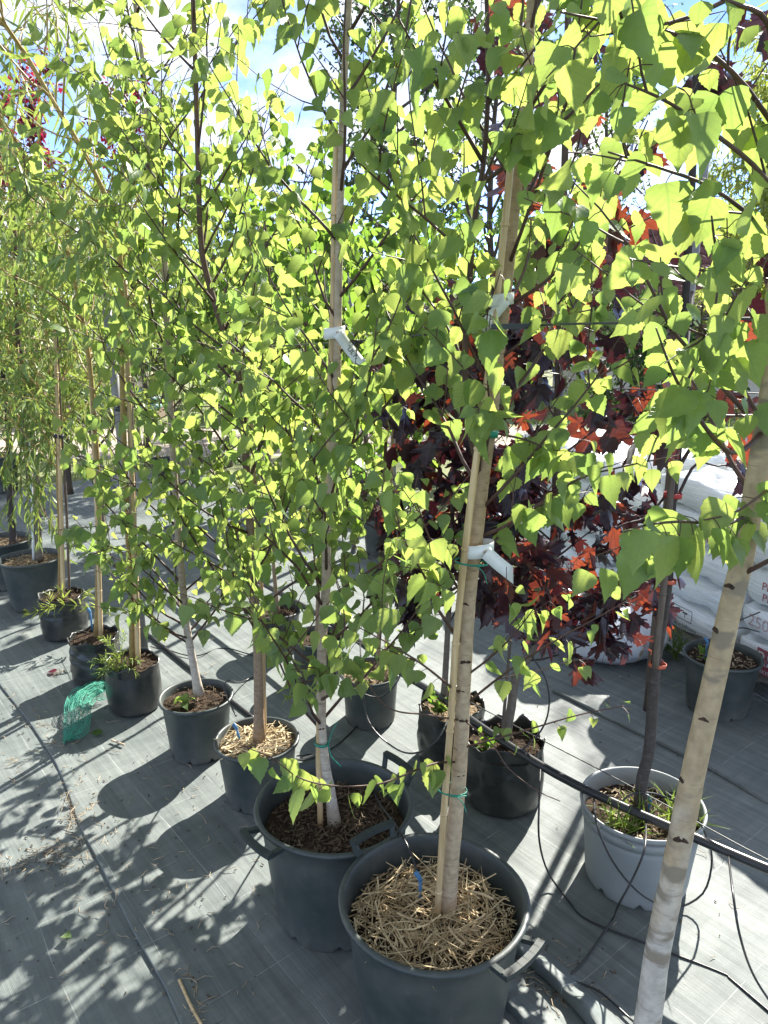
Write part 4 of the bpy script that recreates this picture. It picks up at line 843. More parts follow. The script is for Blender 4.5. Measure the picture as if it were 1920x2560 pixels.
tube('drip tube arching over the soil of the grey pot', [atz(1540, 2020, .27), atz(1580, 1985, .31), atz(1640, 1985, .30), atz(1700, 2010, .26)])
tube('drip tube falling from the pipe near the right-hand corner', [atz(1820, 2130, .27), at(1832, 2230, 1.55), at(1850, 2340, 1.50), atz(1885, 2440, .10), atz(1950, 2540, .012)])
tube('drip tube slung in front of the gravelly pot', [atz(900, 1610, .26), at(905, 1680, 2.55), at(920, 1800, 2.35), at(990, 1872, 2.25), at(1050, 1880, 2.2), at(1100, 1840, 2.2), atz(1130, 1770, .25)])
tube('second drip tube slung around the gravelly pot', [at(800, 1600, 2.6), at(850, 1690, 2.55), at(910, 1735, 2.5), at(960, 1738, 2.5), at(1000, 1690, 2.5), at(990, 1640, 2.55)])
tube('drip tube on the ground between the bark mulch tub and gravelly pot', [atz(990, 1740, .1), atz(900, 1810, .02), atz(830, 1870, .012), atz(740, 1900, .012), atz(690, 1830, .015)])
tube('drip tube entering the pot with the white-barked birch', [atz(640, 1690, .012), atz(600, 1705, .06), at(578, 1700, 2.55), at(560, 1712, 2.55), at(568, 1745, 2.5), at(590, 1790, 2.35)])
tube('drip tube looping to the bark mulch tub rim', [atz(742, 1890, .012), atz(790, 1885, .06), at(720, 1910, 1.95), at(735, 1925, 1.9), at(750, 1980, 1.8)])
tube('drip tube from the bark mulch tub to the straw tub', [atz(935, 1980, .30), atz(950, 2010, .34), atz(1000, 2080, .36), atz(1030, 2140, .35), atz(1045, 2190, .34)])
tube('drip tube along the fabric behind the birch pots', [atz(380, 1610, .012), atz(480, 1640, .012), atz(560, 1620, .012), atz(660, 1640, .012), atz(760, 1600, .012)])
tube('drip tube curving over the weedy pot by the sacks', [atz(1755, 1650, .26), atz(1790, 1590, .34), atz(1850, 1570, .35), atz(1900, 1580, .33), atz(1990, 1600, .30)], .0028)
tube('drip tube looping beside the red maple bag', [atz(1290, 1890, .26), at(1350, 1830, 2.25), at(1372, 1770, 2.22), at(1365, 1700, 2.22), at(1330, 1640, 2.25)])
tube('long ground hose near the grow bags', [atz(320, 1545, .012), atz(400, 1610, .012), atz(500, 1690, .012), atz(640, 1800, .012)], .009)
tube('long ground hose near the far edge of the fabric', [atz(90, 1140, .02), atz(130, 1122, .05), atz(200, 1140, .03), atz(250, 1160, .02), atz(290, 1215, .02), atz(330, 1290, .02)], .012)
def peg(label, base, Ln, lean=(0, 0)):
    root = empty('drip_peg', base, label, 'drip peg', 'blue drip pegs'); top = Vector(base) + Vector((lean[0], lean[1], Ln))
    MB().tube([base, (Vector(base) + top) / 2, top], [.003, .0042, .0042], 8).build('spike', M['blue'], root)
    MB().tube(catmull([top, top + Vector((-.003, 0, .008)), top + Vector((-.012, .004, .020))], 8), [.0062] * 8, 8).build('nozzle', M['blue'], root)
peg('blue drip peg standing in the straw of the front tub', atz(1050, 2265, .285), .075)
peg('blue drip peg in the pot of the brown-barked birch', atz(602, 1858, .21), .055, (-.012, 0))
peg('blue drip peg in the bark mulch tub', atz(800, 2035, .28), .05)
peg('blue drip peg by the graft in the grey pot', atz(1618, 2040, .21), .05, (.005, 0))
peg('blue drip peg in the weedy pot by the sacks', atz(1763, 1655, .23), .09)
peg('blue drip peg in the crinkled grow bag', atz(231, 1580, .21), .10)
tube('drip tube tied to the peg of the weedy pot', [atz(1763, 1655, .23) + Vector((0, 0, .1)), at(1790, 1590, 3.0), at(1830, 1560, 2.9), at(1900, 1530, 2.7)], .0025)
# posts
def post(label, x, y, Y, z1, rad, lean=0.0, mat_='post'):
    b0 = at(x, y, Y); base = Vector((b0.x - lean * b0.z, Y, 0)); top = Vector((b0.x + lean * (z1 - b0.z), Y, z1)); root = empty('trellis_post', base, label, 'post', 'trellis posts')
    MB().tube([base, base.lerp(top, .5), top], [rad] * 3, 12).build('shaft', M[mat_], root); MB().tube([top, top + Vector((0, 0, .006))], [rad * 1.15] * 2, 12).build('cap', M[mat_], root)
post('slim grey trellis post in front of the tiled roof', 1740, 625, 3.3, 2.62, .014, .012)
post('grey trellis post leaning behind the smooth grow bag', 292, 1000, 3.55, 1.75, .020, -.02)
post('grey post behind the pale birch', 985, 640, 6.0, 2.3, .022)
post('grey post far behind the brown birch', 880, 1050, 5.2, 1.9, .018)
post('dark post behind the leaning birch branches', 1700, 950, 3.0, 1.75, .018, 0, 'stake_dark')

# ------------------------------------------------------------------ wrapped peat pallets, sacks
def pillow(lx, ly, lz, seed, nu=28, nv=16, e1=.45, e2=.38, amp=.012):
    vs_ = []; fs_ = []; sg = lambda v, p: math.copysign(abs(v) ** p, v)
    for j in range(nv + 1):
        ph = -math.pi / 2 + math.pi * j / nv
        for i in range(nu):
            th = 2 * math.pi * i / nu; x = lx / 2 * sg(math.cos(ph), e1) * sg(math.cos(th), e2); y = ly / 2 * sg(math.cos(ph), e1) * sg(math.sin(th), e2); z = lz / 2 * sg(math.sin(ph), e1 * 1.4)
            k = 1 - .10 * (abs(x) / (lx / 2)) ** 3; n_ = amp * (mnoise.noise((x * 9, y * 9, z * 14 + seed)) + .5 * mnoise.noise((x * 22, y * 22, z * 30 + seed)))
            vs_.append((x * (1 + n_), y * (1 + n_), z * k + n_))
    for j in range(nv):
        for i in range(nu): fs_.append((j * nu + i, j * nu + (i + 1) % nu, (j + 1) * nu + (i + 1) % nu, (j + 1) * nu + i))
    b = MB(); b.add(vs_, fs_); return b
BAGM = [pillow(.60, .42, .165, s, 40, 22, .45, .38, .030).mesh('peat_bag', M['bag_white']) for s in (1, 5, 9)]
T_LOGO, T_NAME, T_250, T_PEAT, T_MADE, T_SUB = text_mesh('RЯ', .085, 'white_print'), text_mesh('REKYVA', .022, 'white_print'), text_mesh('250', .075, 'pink_print'), text_mesh('PEAT\nPRO', .05, 'red_print'), text_mesh('Made in Lithuania', .026, 'ink'), text_mesh('SUBSTRATE', .04, 'ink')
b = MB(); b.box((0, 0, 0), (.105, .0016, .115)); LOGO = b.mesh('logo', M['red_print'], smooth=False)
b = MB()
for x0, z0, w_, h_ in ((0, .03, .15, .003), (0, -.03, .15, .003), (-.075, 0, .003, .06), (.075, 0, .003, .06), (.03, .008, .03, .008), (.03, -.004, .003, .022), (-.03, 0, .006, .03)): b.box((x0, 0, z0), (w_, .001, h_))
ICON = b.mesh('icon_box', M['ink'], smooth=False)
def wrapped_stack(p0, p1, layers, lab, seed, logos, short):
    p0, p1 = Vector((*p0, 0)), Vector((*p1, 0)); t = (p1 - p0).normalized(); n = t.cross(Vector((0, 0, 1))); Ln = (p1 - p0).length; R3 = Matrix((t, -n, Vector((0, 0, 1)))).transposed().to_4x4(); r = rs(seed)
    dep = .84; ctr = (p0 + p1) / 2 - n * dep / 2
    pal = empty('wooden_pallet', ctr, f'weathered wooden pallet under the {lab}', 'pallet', 'wooden pallets')
    pal.rotation_euler = R3.to_euler(); Wd = Ln
    for k in range(6): MB().box((0, -dep / 2 + .06 + k * (dep - .12) / 5, .118), (Wd, .10, .020)).build('plank', M['wood'], pal, (0, 0, 0), False)
    for k in range(3):
        for q in range(3): MB().box(((k - 1) * (Wd / 2 - .06), (q - 1) * (dep / 2 - .05), .06), (.10, .09, .094)).build('block', M['wood'], pal, (0, 0, 0), False)
        MB().box(((k - 1) * (Wd / 2 - .06), 0, .006), (.10, dep, .014)).build('runner', M['wood'], pal, (0, 0, 0), False)
    nb = max(1, round(Ln / .62)); names = []
    for l in range(layers):
        for i in range(nb):
            for d in range(2):
                if d and l < layers - 1: continue
                x = (i - (nb - 1) / 2) * Ln / nb + r.normal(0, .006); y = (-dep / 4 if d == 0 else dep / 4) + r.normal(0, .012); z = .128 + .155 * l + .075
                M4 = Matrix.Translation(ctr) @ R3 @ Matrix.Translation((x, y, z)) @ Matrix.Rotation(r.normal(0, .02), 4, 'Z')
                ob = bpy.data.objects.new('peat_bag', BAGM[int(r.integers(0, 3))]); COL.objects.link(ob); ob.matrix_world = M4 @ Matrix.Diagonal((Ln / nb / .62, 1, 1, 1))
                lvl = ['bottom', 'second', 'third', 'fourth', 'top'][min(l, 4)] if l < layers - 1 else 'top'
                en = ['far', 'near', 'nearest'][i] if nb > 1 else 'only'
                tag(ob, f'white peat bag, {lvl} layer, {en} end, {short}' + (', rear' if d else ''), 'bag', 'white peat bags on pallets')
                if d == 0:
                    for (ll, ii, kind, ox, oz) in logos:
                        if ll == l and ii == i:
                            F4 = Matrix.Translation((ox, -.2145, oz)); up = F4 @ Matrix.Rotation(math.radians(90), 4, 'X')
                            if kind == 'logo':
                                lg = place('logo', LOGO, ob, F4); place('lettering', T_LOGO, lg, Matrix.Translation((0, -.0012, .012)) @ Matrix.Rotation(math.radians(90), 4, 'X')); place('lettering', T_NAME, lg, Matrix.Translation((0, -.0012, -.043)) @ Matrix.Rotation(math.radians(90), 4, 'X'))
                            elif kind == 'icon': place('icon_box', ICON, ob, F4)
                            else: place('lettering', {'250': T_250, 'peat': T_PEAT, 'made': T_MADE, 'sub': T_SUB}[kind], ob, up)
    H = .128 + .155 * layers; vs_ = []; fs_ = []; loop = []
    for (sx, sy) in ((-1, -1), (1, -1), (1, 1), (-1, 1)):
        for k in range(5):
            a = math.atan2(sy, sx) - math.pi / 4 + k * math.pi / 8; loop.append((sx * (Ln / 2 - .03) + .055 * math.cos(a), sy * (dep / 2 - .03) + .055 * math.sin(a)))
    ring_ = []
    for i in range(len(loop)):
        a, c_ = loop[i], loop[(i + 1) % len(loop)]; m_ = max(1, int(math.dist(a, c_) / .06))
        for k in range(m_): ring_.append((a[0] + (c_[0] - a[0]) * k / m_, a[1] + (c_[1] - a[1]) * k / m_))
    nz = 18; nr = len(ring_)
    for j in range(nz + 1):
        z = .03 + (H - .0) * j / nz
        for (x, y) in ring_:
            e = 1 + .012 * mnoise.noise((x * 4, y * 4, z * 9 + seed)) + .006 * math.sin(z * 40); s_ = 1 if j < nz else .93
            vs_.append((x * e * s_, y * e * s_, z + (0.012 if j == nz else 0) + (.03 * mnoise.noise((x * 3, y * 3, seed)) if j == 0 else 0)))
    for j in range(nz):
        for i in range(nr): fs_.append((j * nr + i, j * nr + (i + 1) % nr, (j + 1) * nr + (i + 1) % nr, (j + 1) * nr + i))
    b = MB(); b.add(vs_, fs_); fo = b.build('stretch_film', M['film'], None, (0, 0, 0)); fo.matrix_world = Matrix.Translation(ctr) @ R3
    tag(fo, f'clear wrinkled stretch film wrapped around the {lab}', 'film', 'stretch film wraps')
wrapped_stack((1.36, 3.85), (1.80, 2.66), 5, 'long pallet stack beside the leaning birch', 31, [(1, 0, 'logo', -.22, 0), (0, 1, 'logo', -.1, .0), (1, 1, '250', -.16, .01), (0, 1, 'icon', .2, .02), (0, 1, 'made', .2, -.035), (0, 0, 'icon', .0, .03), (0, 0, 'made', .02, -.03), (3, 0, 'peat', .12, 0), (2, 1, 'peat', -.1, 0), (1, 1, 'logo', .22, 0)], 'long stack by the leaning birch')
wrapped_stack((.86, 5.02), (1.22, 4.02), 5, 'shorter pallet stack behind the maple leaves', 32, [(0, 1, 'logo', -.02, 0), (2, 1, 'logo', .0, 0), (1, 0, 'sub', .1, 0), (1, 1, 'sub', -.1, 0)], 'shorter stack behind the maple')
p0, p1 = at(1440, 1098, 5.6), at(1790, 1128, 5.6); dd = p1 - p0
b = MB(); b.box((p0 + p1) / 2, (dd.length, .18, .10), dd.to_track_quat('X', 'Z').to_matrix()); tag(b.build('timber_beam', M['plank'], origin=p0, smooth=False), 'long pale weathered beam lying behind the wrapped pallets', 'beam')
for k, (x, z) in enumerate(((1.55, 0), (2.3, 0))):
    b = MB(); zt = p0.z - .05; b.box((x, 5.62, zt / 2), (.14, .3, zt)); tag(b.build('trestle_block', M['wood'], origin=(x, 5.62, 0), smooth=False), ['wooden block under the far end of the pale beam', 'wooden block under the near end of the pale beam'][k], 'block', 'blocks under the beam')

def sack():
    root = empty('woven_sack', atz(1520, 1625), 'full white woven sack with a tied neck lying by the pallets', 'sack'); n = 40
    ax = [atz(1400, 1578, .10), atz(1428, 1578, .11), atz(1468, 1580, .135), atz(1518, 1584, .14), atz(1568, 1584, .135), atz(1596, 1578, .12), atz(1606, 1574, .11), atz(1614, 1570, .10)]
    P = catmull(ax, 46); tt = np.linspace(0, 1, 46); R = np.interp(tt, [0, .03, .12, .3, .55, .75, .86, .93, 1], [.01, .07, .125, .15, .155, .145, .115, .05, .032]); b = MB(); vs_ = []
    T = unit(np.gradient(P, axis=0)); up = np.array([0, 0, 1.0])
    for i in range(46):
        s = unit(np.cross(T[i], up)); u2 = np.cross(s, T[i])
        for k in range(n):
            a = 2 * math.pi * k / n; e = 1 + .10 * mnoise.noise((math.cos(a) * 1.6, math.sin(a) * 1.6, i * .14)) + .06 * mnoise.noise((math.cos(a) * 4, math.sin(a) * 4, i * .35)) + .05 * math.sin(a * 9) * max(0, (tt[i] - .72) * 3)
            q = P[i] + R[i] * e * (s * math.cos(a) + u2 * math.sin(a) * .88); q[2] = max(q[2], .010); vs_.append(q)
    fs_ = [(i * n + k, i * n + (k + 1) % n, (i + 1) * n + (k + 1) % n, (i + 1) * n + k) for i in range(45) for k in range(n)]
    b.add(vs_, fs_ + [tuple(range(n))[::-1]]); b.build('sack_body', M['sack'], root)
    # flared, flattened mouth beyond the tie
    ax = [atz(1610, 1572, .105), atz(1628, 1576, .09), atz(1658, 1584, .06), atz(1688, 1596, .035), atz(1710, 1608, .02)]; P = catmull(ax, 18); b = MB(); vs_ = []; m_ = 26
    for i in range(18):
        t = i / 17; w_ = .03 + .14 * t; sdir = np.array([.35, .93, 0])
        for k in range(m_):
            v = 2 * k / (m_ - 1) - 1; z = P[i][2] + .018 * math.sin(v * 9 + i * .2) * (1 - .6 * t) + .02 * mnoise.noise((v * 2, t * 3, 5)); vs_.append((P[i][0] + sdir[0] * v * w_, P[i][1] + sdir[1] * v * w_, max(z, .012)))
    fs_ = [(i * m_ + k, i * m_ + k + 1, (i + 1) * m_ + k + 1, (i + 1) * m_ + k) for i in range(17) for k in range(m_ - 1)]
    b.add(vs_, fs_); mo = b.build('sack_mouth', M['sack'], root); sm = mo.modifiers.new('solid', 'SOLIDIFY'); sm.thickness = .002
    MB().tube(catmull([tuple(P[0] + np.array([.0, .03 * math.cos(a), .03 * math.sin(a)])) for a in np.linspace(0, 6.283, 9)], 24), .004, 5).build('neck_tie', M['stake_dark'], root)
sack()

# green net heap
def net():
    root = empty('plant_net', atz(200, 1800), 'crumpled green plastic net lying by the smooth grow bag', 'net'); left = [(160, 1738), (158, 1760), (160, 1800), (160, 1830), (158, 1860)]
    for q, (dz, ph) in enumerate(((0, 0.), (.014, 2.1))):
        b = MB(); vs_ = []; nu, nv = 46, 26
        A0 = [atz(258, 1703, .05), atz(215, 1712, .06), atz(175, 1735, .06), atz(160, 1765, .05), atz(159, 1810, .02), atz(158, 1862, .012)]
        A1 = [atz(262, 1752, .02), atz(240, 1752, .03), atz(228, 1768, .045), atz(229, 1790, .045), atz(218, 1830, .03), atz(185, 1850, .012)]
        a0, a1 = catmull(A0, nu), catmull(A1, nu)
        for i in range(nu):
            for j in range(nv):
                t = j / (nv - 1); p = a0[i] * (1 - t) + a1[i] * t; p = p + np.array([.006 * math.sin(j * .9 + ph), .006 * math.cos(i * .7 + ph), 0]); h = .022 * math.sin(math.pi * t) * (1 - i / nu * .6) + .012 * mnoise.noise((i * .16 + ph, j * .3, ph)) + .006 * mnoise.noise((i * .5, j * .7, ph)); vs_.append((p[0], p[1], max(.013, p[2] * .8 + h + dz)))
        fs_ = [(i * nv + j, i * nv + j + 1, (i + 1) * nv + j + 1, (i + 1) * nv + j) for i in range(nu - 1) for j in range(nv - 1)]
        b.add(vs_, fs_); o = b.build('net_layer', M['net'], root); wf = o.modifiers.new('threads', 'WIREFRAME'); wf.thickness = .0016; wf.use_even_offset = False
net()

# ------------------------------------------------------------------ background: bag stacks, shed, trees
def far_bags(x0, Y, cols, rows, mats, seed, nm):
    r = rs(seed); c0 = at(x0, 1045, Y); me = [pillow(.62, .42, .13, 40 + k, 16, 8).mesh('soil_bag', M[m_]) for k, m_ in enumerate(mats)]
    pb = MB(); root = empty('wooden_pallet', (c0.x + (cols - 1) * .3, Y, 0), f'low pallet under the {nm}', 'pallet', 'wooden pallets')
    for k in range(5): MB().box((c0.x + (cols - 1) * .3, Y - .36 + k * .18, .11), (cols * .62, .11, .02)).build('plank', M['wood'], root, None, False)
    for k in range(3): MB().box((c0.x + (cols - 1) * .3 + (k - 1) * cols * .28, Y, .05), (.1, .8, .1)).build('runner', M['wood'], root, None, False)
    for l in range(rows):
        for c_ in range(cols):
            k = min(len(me) - 1, int((l / rows) * len(me) + (r.random() < .15)))
            o = place('soil_bag', me[k], None, Matrix.Translation((c0.x + c_ * .6 + r.normal(0, .02), Y - .2 + r.normal(0, .02), .185 + l * .115)) @ Matrix.Rotation(r.normal(0, .04), 4, 'Z'))
            tag(o, f'bag {["lowest", "second", "third", "fourth", "fifth"][l]} from the ground in the {nm}' + ([', left column', ', right column'][c_] if cols > 1 else ''), 'bag', 'printed soil bags far back')
far_bags(170, 12.0, 1, 5, ('bag_pink', 'bag_cream'), 41, 'pink and cream stack beyond the path')
far_bags(95, 12.6, 1, 5, ('bag_pink', 'bag_pink'), 42, 'pink stack at the far edge')
far_bags(270, 12.3, 2, 5, ('bag_green', 'bag_cream'), 43, 'green stack beyond the path')
far_bags(620, 12.5, 2, 4, ('bag_cream', 'bag_pink'), 44, 'cream stack behind the birches')

def shed():
    X0, X1, Y0, Y1, Z0, Z1 = 3.3, 7.6, 13.0, 15.4, 1.35, 3.0; root = empty('shed', (5.4, 13, 0), 'low shed with a dark red tiled roof behind the trees', 'building')
    wl = MB(); wl.box(((X0 + X1) / 2, Y0 + .35, Z0 / 2), (X1 - X0 - .3, .16, Z0)); wl.build('wall', M['plaster'], root, smooth=False)
    for x in (X0 + .2, X1 - .2): MB().box((x, (Y0 + Y1) / 2 + .35, Z0 / 2), (.16, Y1 - Y0, Z0)).build('wall', M['plaster'], root, smooth=False)
    d = Vector((0, Y1 - Y0, Z1 - Z0)); Ls = d.length; dn = d.normalized(); nn = Vector((0, -dn.z, dn.y)); rf = MB(); rf.box(((X0 + X1) / 2, (Y0 + Y1) / 2, (Z0 + Z1) / 2 - .04), (X1 - X0, Ls, .05), Matrix((Vector((1, 0, 0)), dn, nn)).transposed()); roof = rf.build('roof', M['wood'], root, smooth=False)
    back = Vector((0, Y1 - Y0, -(Z1 - Z0))).normalized(); nb2 = Vector((0, -back.z, back.y)); MB().box(((X0 + X1) / 2, Y1 + (Y1 - Y0) / 2, (Z0 + Z1) / 2 - .04), (X1 - X0, Ls, .05), Matrix((Vector((1, 0, 0)), back, nb2)).transposed()).build('rear_roof', M['roof_tile'], root, smooth=False)
    tb = MB(); n_ = 7; vs_ = []; fs_ = []; wd, ln = .225, .36
    for j, y in enumerate((0, ln)):
        for k in range(n_):
            u = k / (n_ - 1); vs_ += [((u - .5) * wd, y, .045 * math.sin(math.pi * u) + (.022 if j == 0 else 0)), ((u - .5) * wd, y, .045 * math.sin(math.pi * u) - .014 + (.022 if j == 0 else 0))]
    m2 = n_ * 2
    for k in range(n_ - 1): fs_ += [(k * 2, k * 2 + 2, m2 + k * 2 + 2, m2 + k * 2), (k * 2 + 1, m2 + k * 2 + 1, m2 + k * 2 + 3, k * 2 + 3), (k * 2, k * 2 + 1, k * 2 + 3, k * 2 + 2)]
    tb.add(vs_, fs_); me = tb.mesh('tile', M['roof_tile']); o = parent_origin(roof); R4 = Matrix((Vector((1, 0, 0)), dn, nn)).transposed().to_4x4()
    cols, rows = int((X1 - X0) / .215), int(Ls / .32)
    for i in range(rows):
        for j in range(cols):
            p = Vector((X0 + .11 + j * .215, Y0, Z0)) + dn * (i * .32 - .06) + nn * .0; place('tile', me, roof, Matrix.Translation(p - o) @ R4)
    rc = MB(); rc.tube([(X0, Y1, Z1 + .03), (X1, Y1, Z1 + .03)], .09, 10); rc.build('ridge_cap', M['roof_tile'], root)
shed()

def far_tree(name, label, x, Y, h, t0, spread, leafm, shape, ls, nb, seed, r0=.06, ntw=5, tw=.5, spacing=.08, per=2.0, ang=55, group='trees behind the nursery rows', barkm='bark_far', up=.3, droop=.0, lean=0, hang=.4, sunface=.4, cat='tree', px=True):
    bx = at(x, 900, Y).x if px else x; r = rs(seed); tr_ = [(bx, Y, -.02)] + [(bx + lean * k / 5 * h + r.normal(0, .03 * h / 4), Y + r.normal(0, .03 * h / 4), h * k / 5) for k in range(1, 6)]
    make_tree(name, label, cat, group, tr_, r0, r0 * .25, seed, M[barkm], M['bark_far'] if barkm == 'bark_far' else M['twig'], M[leafm], shape, ls, nb, t0, .99, blen=lambda t: spread * (1.1 - .5 * abs(t - .55)), bang=lambda t: ang, up=up, droop=droop, ntw=ntw, twlen=tw, spacing=spacing, per=per, hang=hang, sunface=sunface, r_br=r0 * .3, petiole=.008, sep=False, leafstart=.25, wig=.16, tw_droop=.2)
far_tree('deciduous_tree', 'tall dark-leaved tree against the sky in the middle distance', 985, 13.5, 7.4, .28, 2.1, 'dark_leaf', 'ovate', .085, 34, 401, .09, 9, .8, .075, 2.3)
far_tree('deciduous_tree', 'second tall dark tree just right of the middle', 1230, 15.5, 7.8, .3, 2.0, 'far_leaf', 'ovate', .09, 30, 402, .09, 8, .8, .085, 2.2)
far_tree('deciduous_tree', 'tall thin dark tree behind the purple leaves at the right', 1480, 17, 7.0, .35, 1.7, 'far_leaf', 'ovate', .09, 24, 403, .08, 8, .7, .09, 2.0)
far_tree('plum_tree', 'purple-leaved plum against the blue sky at the far left', 40, 7.2, 3.15, .5, .62, 'plum_leaf', 'ovate', .065, 22, 404, .04, 6, .30, .04, 2.4, 40)
far_tree('plum_tree', 'thin purple-leaved plum with upright shoots', 135, 7.0, 3.35, .45, .5, 'plum_leaf', 'ovate', .06, 20, 405, .035, 5, .3, .04, 2.2, 30)
far_tree('plum_tree', 'purple-leaved plum showing through the birch tops', 350, 9.5, 3.8, .4, .8, 'plum_leaf', 'ovate', .065, 18, 406, .04, 5, .35, .055, 2.0, 40)
mids = [(60, 6.2, 2.45, 'willow_leaf', 'willow', .11, 'loose willow bush filling the left edge'), (210, 5.6, 2.35, 'willow_leaf', 'willow', .11, 'bright willow bush behind the grow bags'), (420, 7.4, 2.35, 'willow_leaf', 'willow', .11, 'pale willow bush behind the white-barked birch'), (560, 8.4, 2.6, 'mid_leaf', 'birch2', .08, 'round green nursery tree behind the brown birch'), (735, 6.6, 2.1, 'mid_leaf', 'ovate', .10, 'broad-leaved green sapling behind the pale birch'),
        (905, 7.0, 2.25, 'mid_leaf', 'ovate', .12, 'large-leaved green tree in the gap left of the front birch'), (1080, 8.0, 2.2, 'mid_leaf', 'birch2', .08, 'green nursery tree behind the front birch'), (1330, 9.0, 2.5, 'mid_leaf', 'birch2', .08, 'green nursery tree behind the kinked maple'), (330, 9.8, 2.4, 'mid_leaf', 'ovate', .09, 'green tree beyond the path behind the willows'), (690, 10.5, 2.6, 'far_leaf', 'ovate', .09, 'darker green tree beyond the path'), (1560, 8.2, 1.5, 'dark_leaf', 'ovate', .07, 'glossy dark shrub behind the pale beam'), (1680, 7.6, 1.45, 'dark_leaf', 'ovate', .07, 'dark evergreen shrub under the tiled roof')] + [(x, 13.6 + .3 * (k % 3), 1.55, ('mid_leaf', 'far_leaf')[k % 2], 'ovate', .11, f'low green shrub beyond the path, seen {w_}') for k, (x, w_) in enumerate(((-20, 'at the left edge behind the bag stacks'), (400, 'behind the white-barked birch'), (520, 'between the white-barked and brown birches'), (700, 'between the brown and pale birches'), (850, 'right behind the pale birch'), (1010, 'between the pale birch and front birch'), (1180, 'right behind the front birch')))]
for i, (x, Y, h, lm, sh, ls, lab) in enumerate(mids):
    wl = sh == 'willow'; low = h < 1.6
    far_tree('shrub' if low else 'nursery_tree', lab, x, Y, h, .12 if low else .28, .75 if low else .62, lm, sh, ls, 30 if low else 26, 420 + i, .03, 6, .34, .05 if not wl else .035, 2.2 if low else 1.8, 58, 'nursery stock behind the near row', 'bark_grey', .25, .8 if wl else .1, 0, .6, .6)
far_tree('bamboo_clump', 'feathery yellow-green bamboo at the right in front of the roof', 1850, 8.6, 3.6, .25, .95, 'bamboo_leaf', 'willow', .16, 46, 451, .016, 7, .55, .045, 1.8, 42, None, 'bark_gold', .3, .6, .05, .5, .5, 'bamboo')
far_tree('bamboo_clump', 'second bamboo clump leaning past the frame edge', 1980, 8.2, 4.2, .25, 1.0, 'bamboo_leaf', 'willow', .16, 40, 452, .016, 7, .55, .05, 1.7, 42, None, 'bark_gold', .3, .6, -.03, .5, .5, 'bamboo')
backs = [(-300, 24), (-60, 22), (150, 26), (380, 23), (560, 27), (760, 24), (930, 28), (1120, 25), (1330, 27), (1560, 24), (1800, 26), (2050, 24)]
names_b = ['far left', 'left edge', 'plum trees', 'white-barked birch', 'brown birch', 'pale birch', 'dark tall tree', 'front birch', 'kinked maple', 'pale beam', 'tiled roof', 'bamboo']
for i, (x, Y) in enumerate(backs):
    far_tree('deciduous_tree', f'hazy green tree of the far treeline behind the {names_b[i]}', x, Y, 2.6 + .5 * ((i * 7) % 3), .12, 1.7, 'far_leaf', 'ovate', .16, 22, 470 + i, .08, 7, .8, .14, 2.0, 62, 'far treeline')

# ------------------------------------------------------------------ weeds and litter
def tuft(name, label, cat, stems, lsize, shape, leafm, seed, spacing=.012, per=2, hang=-.2, spread=1.0, n_ind=0):
    r = rs(seed); root = empty(name, Vector(stems[0][0]), label, cat); lv = Leaves(); b = MB()
    for st in stems:
        P = catmull(st, 12); b.tube(P, np.linspace(.0016, .0007, 12), 4, False); Ln = np.sum(np.linalg.norm(np.diff(P, axis=0), axis=1)); n = max(2, int(Ln / spacing))
        for i in range(n):
            t = .12 + .88 * (i + r.random()) / n; k = min(int(t * 11), 10); q = P[k]; tg = unit(P[k + 1] - P[k])
            for _ in range(per):
                o = r.normal(0, 1, 3); o = unit(o - tg * np.dot(o, tg)); lv.add(q, unit(tg * .7 + o * .8 * spread + np.array([0, 0, -hang])), S3 + r.normal(0, .5, 3), lsize * (.6 + .6 * r.random()), 0)
    tag(b.build('stems', M['grass'], root), kind='stuff'); lv.emit(r, root, None, shape, M[leafm], n_ind, 'leaves'); return root
def stems_at(c, n, h, sp, seed, droop=0.0):
    r = rs(seed); out = []
    for _ in range(n):
        a = r.random() * 6.283; d = Vector((math.cos(a), math.sin(a), 0)) * sp * (.4 + .8 * r.random()); c0 = Vector(c) + Vector((r.normal(0, .008), r.normal(0, .008), 0)); hh = h * (.6 + .6 * r.random())
        out.append([c0, c0 + d * .45 + Vector((0, 0, hh * .65)), c0 + d + Vector((0, 0, hh - droop * hh))])
    return out
cE = Vector((PE[0] - .045, PE[1] - .07, .2))
tuft('weed_plant', 'grey-green rosemary-like sprouts at the edge of the smooth grow bag', 'weed', stems_at(cE, 9, .09, .09, 61, .5) + stems_at(cE + Vector((.0, .05, 0)), 4, .16, .06, 62), .035, 'willow', 'willow_leaf', 63, .010, 2)
sh = [[atz(300, 1545, .23), at(230, 1520, 3.72), at(150, 1512, 3.66), at(110, 1525, 3.62), at(55, 1535, 3.58)], [at(250, 1522, 3.73), at(240, 1500, 3.72), at(232, 1485, 3.72)], [at(160, 1512, 3.68), at(158, 1490, 3.68), at(155, 1472, 3.69)], [at(200, 1515, 3.7), at(205, 1495, 3.7), at(212, 1480, 3.7)], [at(128, 1520, 3.64), at(125, 1500, 3.65), at(118, 1482, 3.66)]]
tuft('willow_shoot', 'yellow-green willow shoot lying across the third grow bag', 'shoot', sh, .055, 'willow', 'bamboo_leaf', 64, .014, 2)
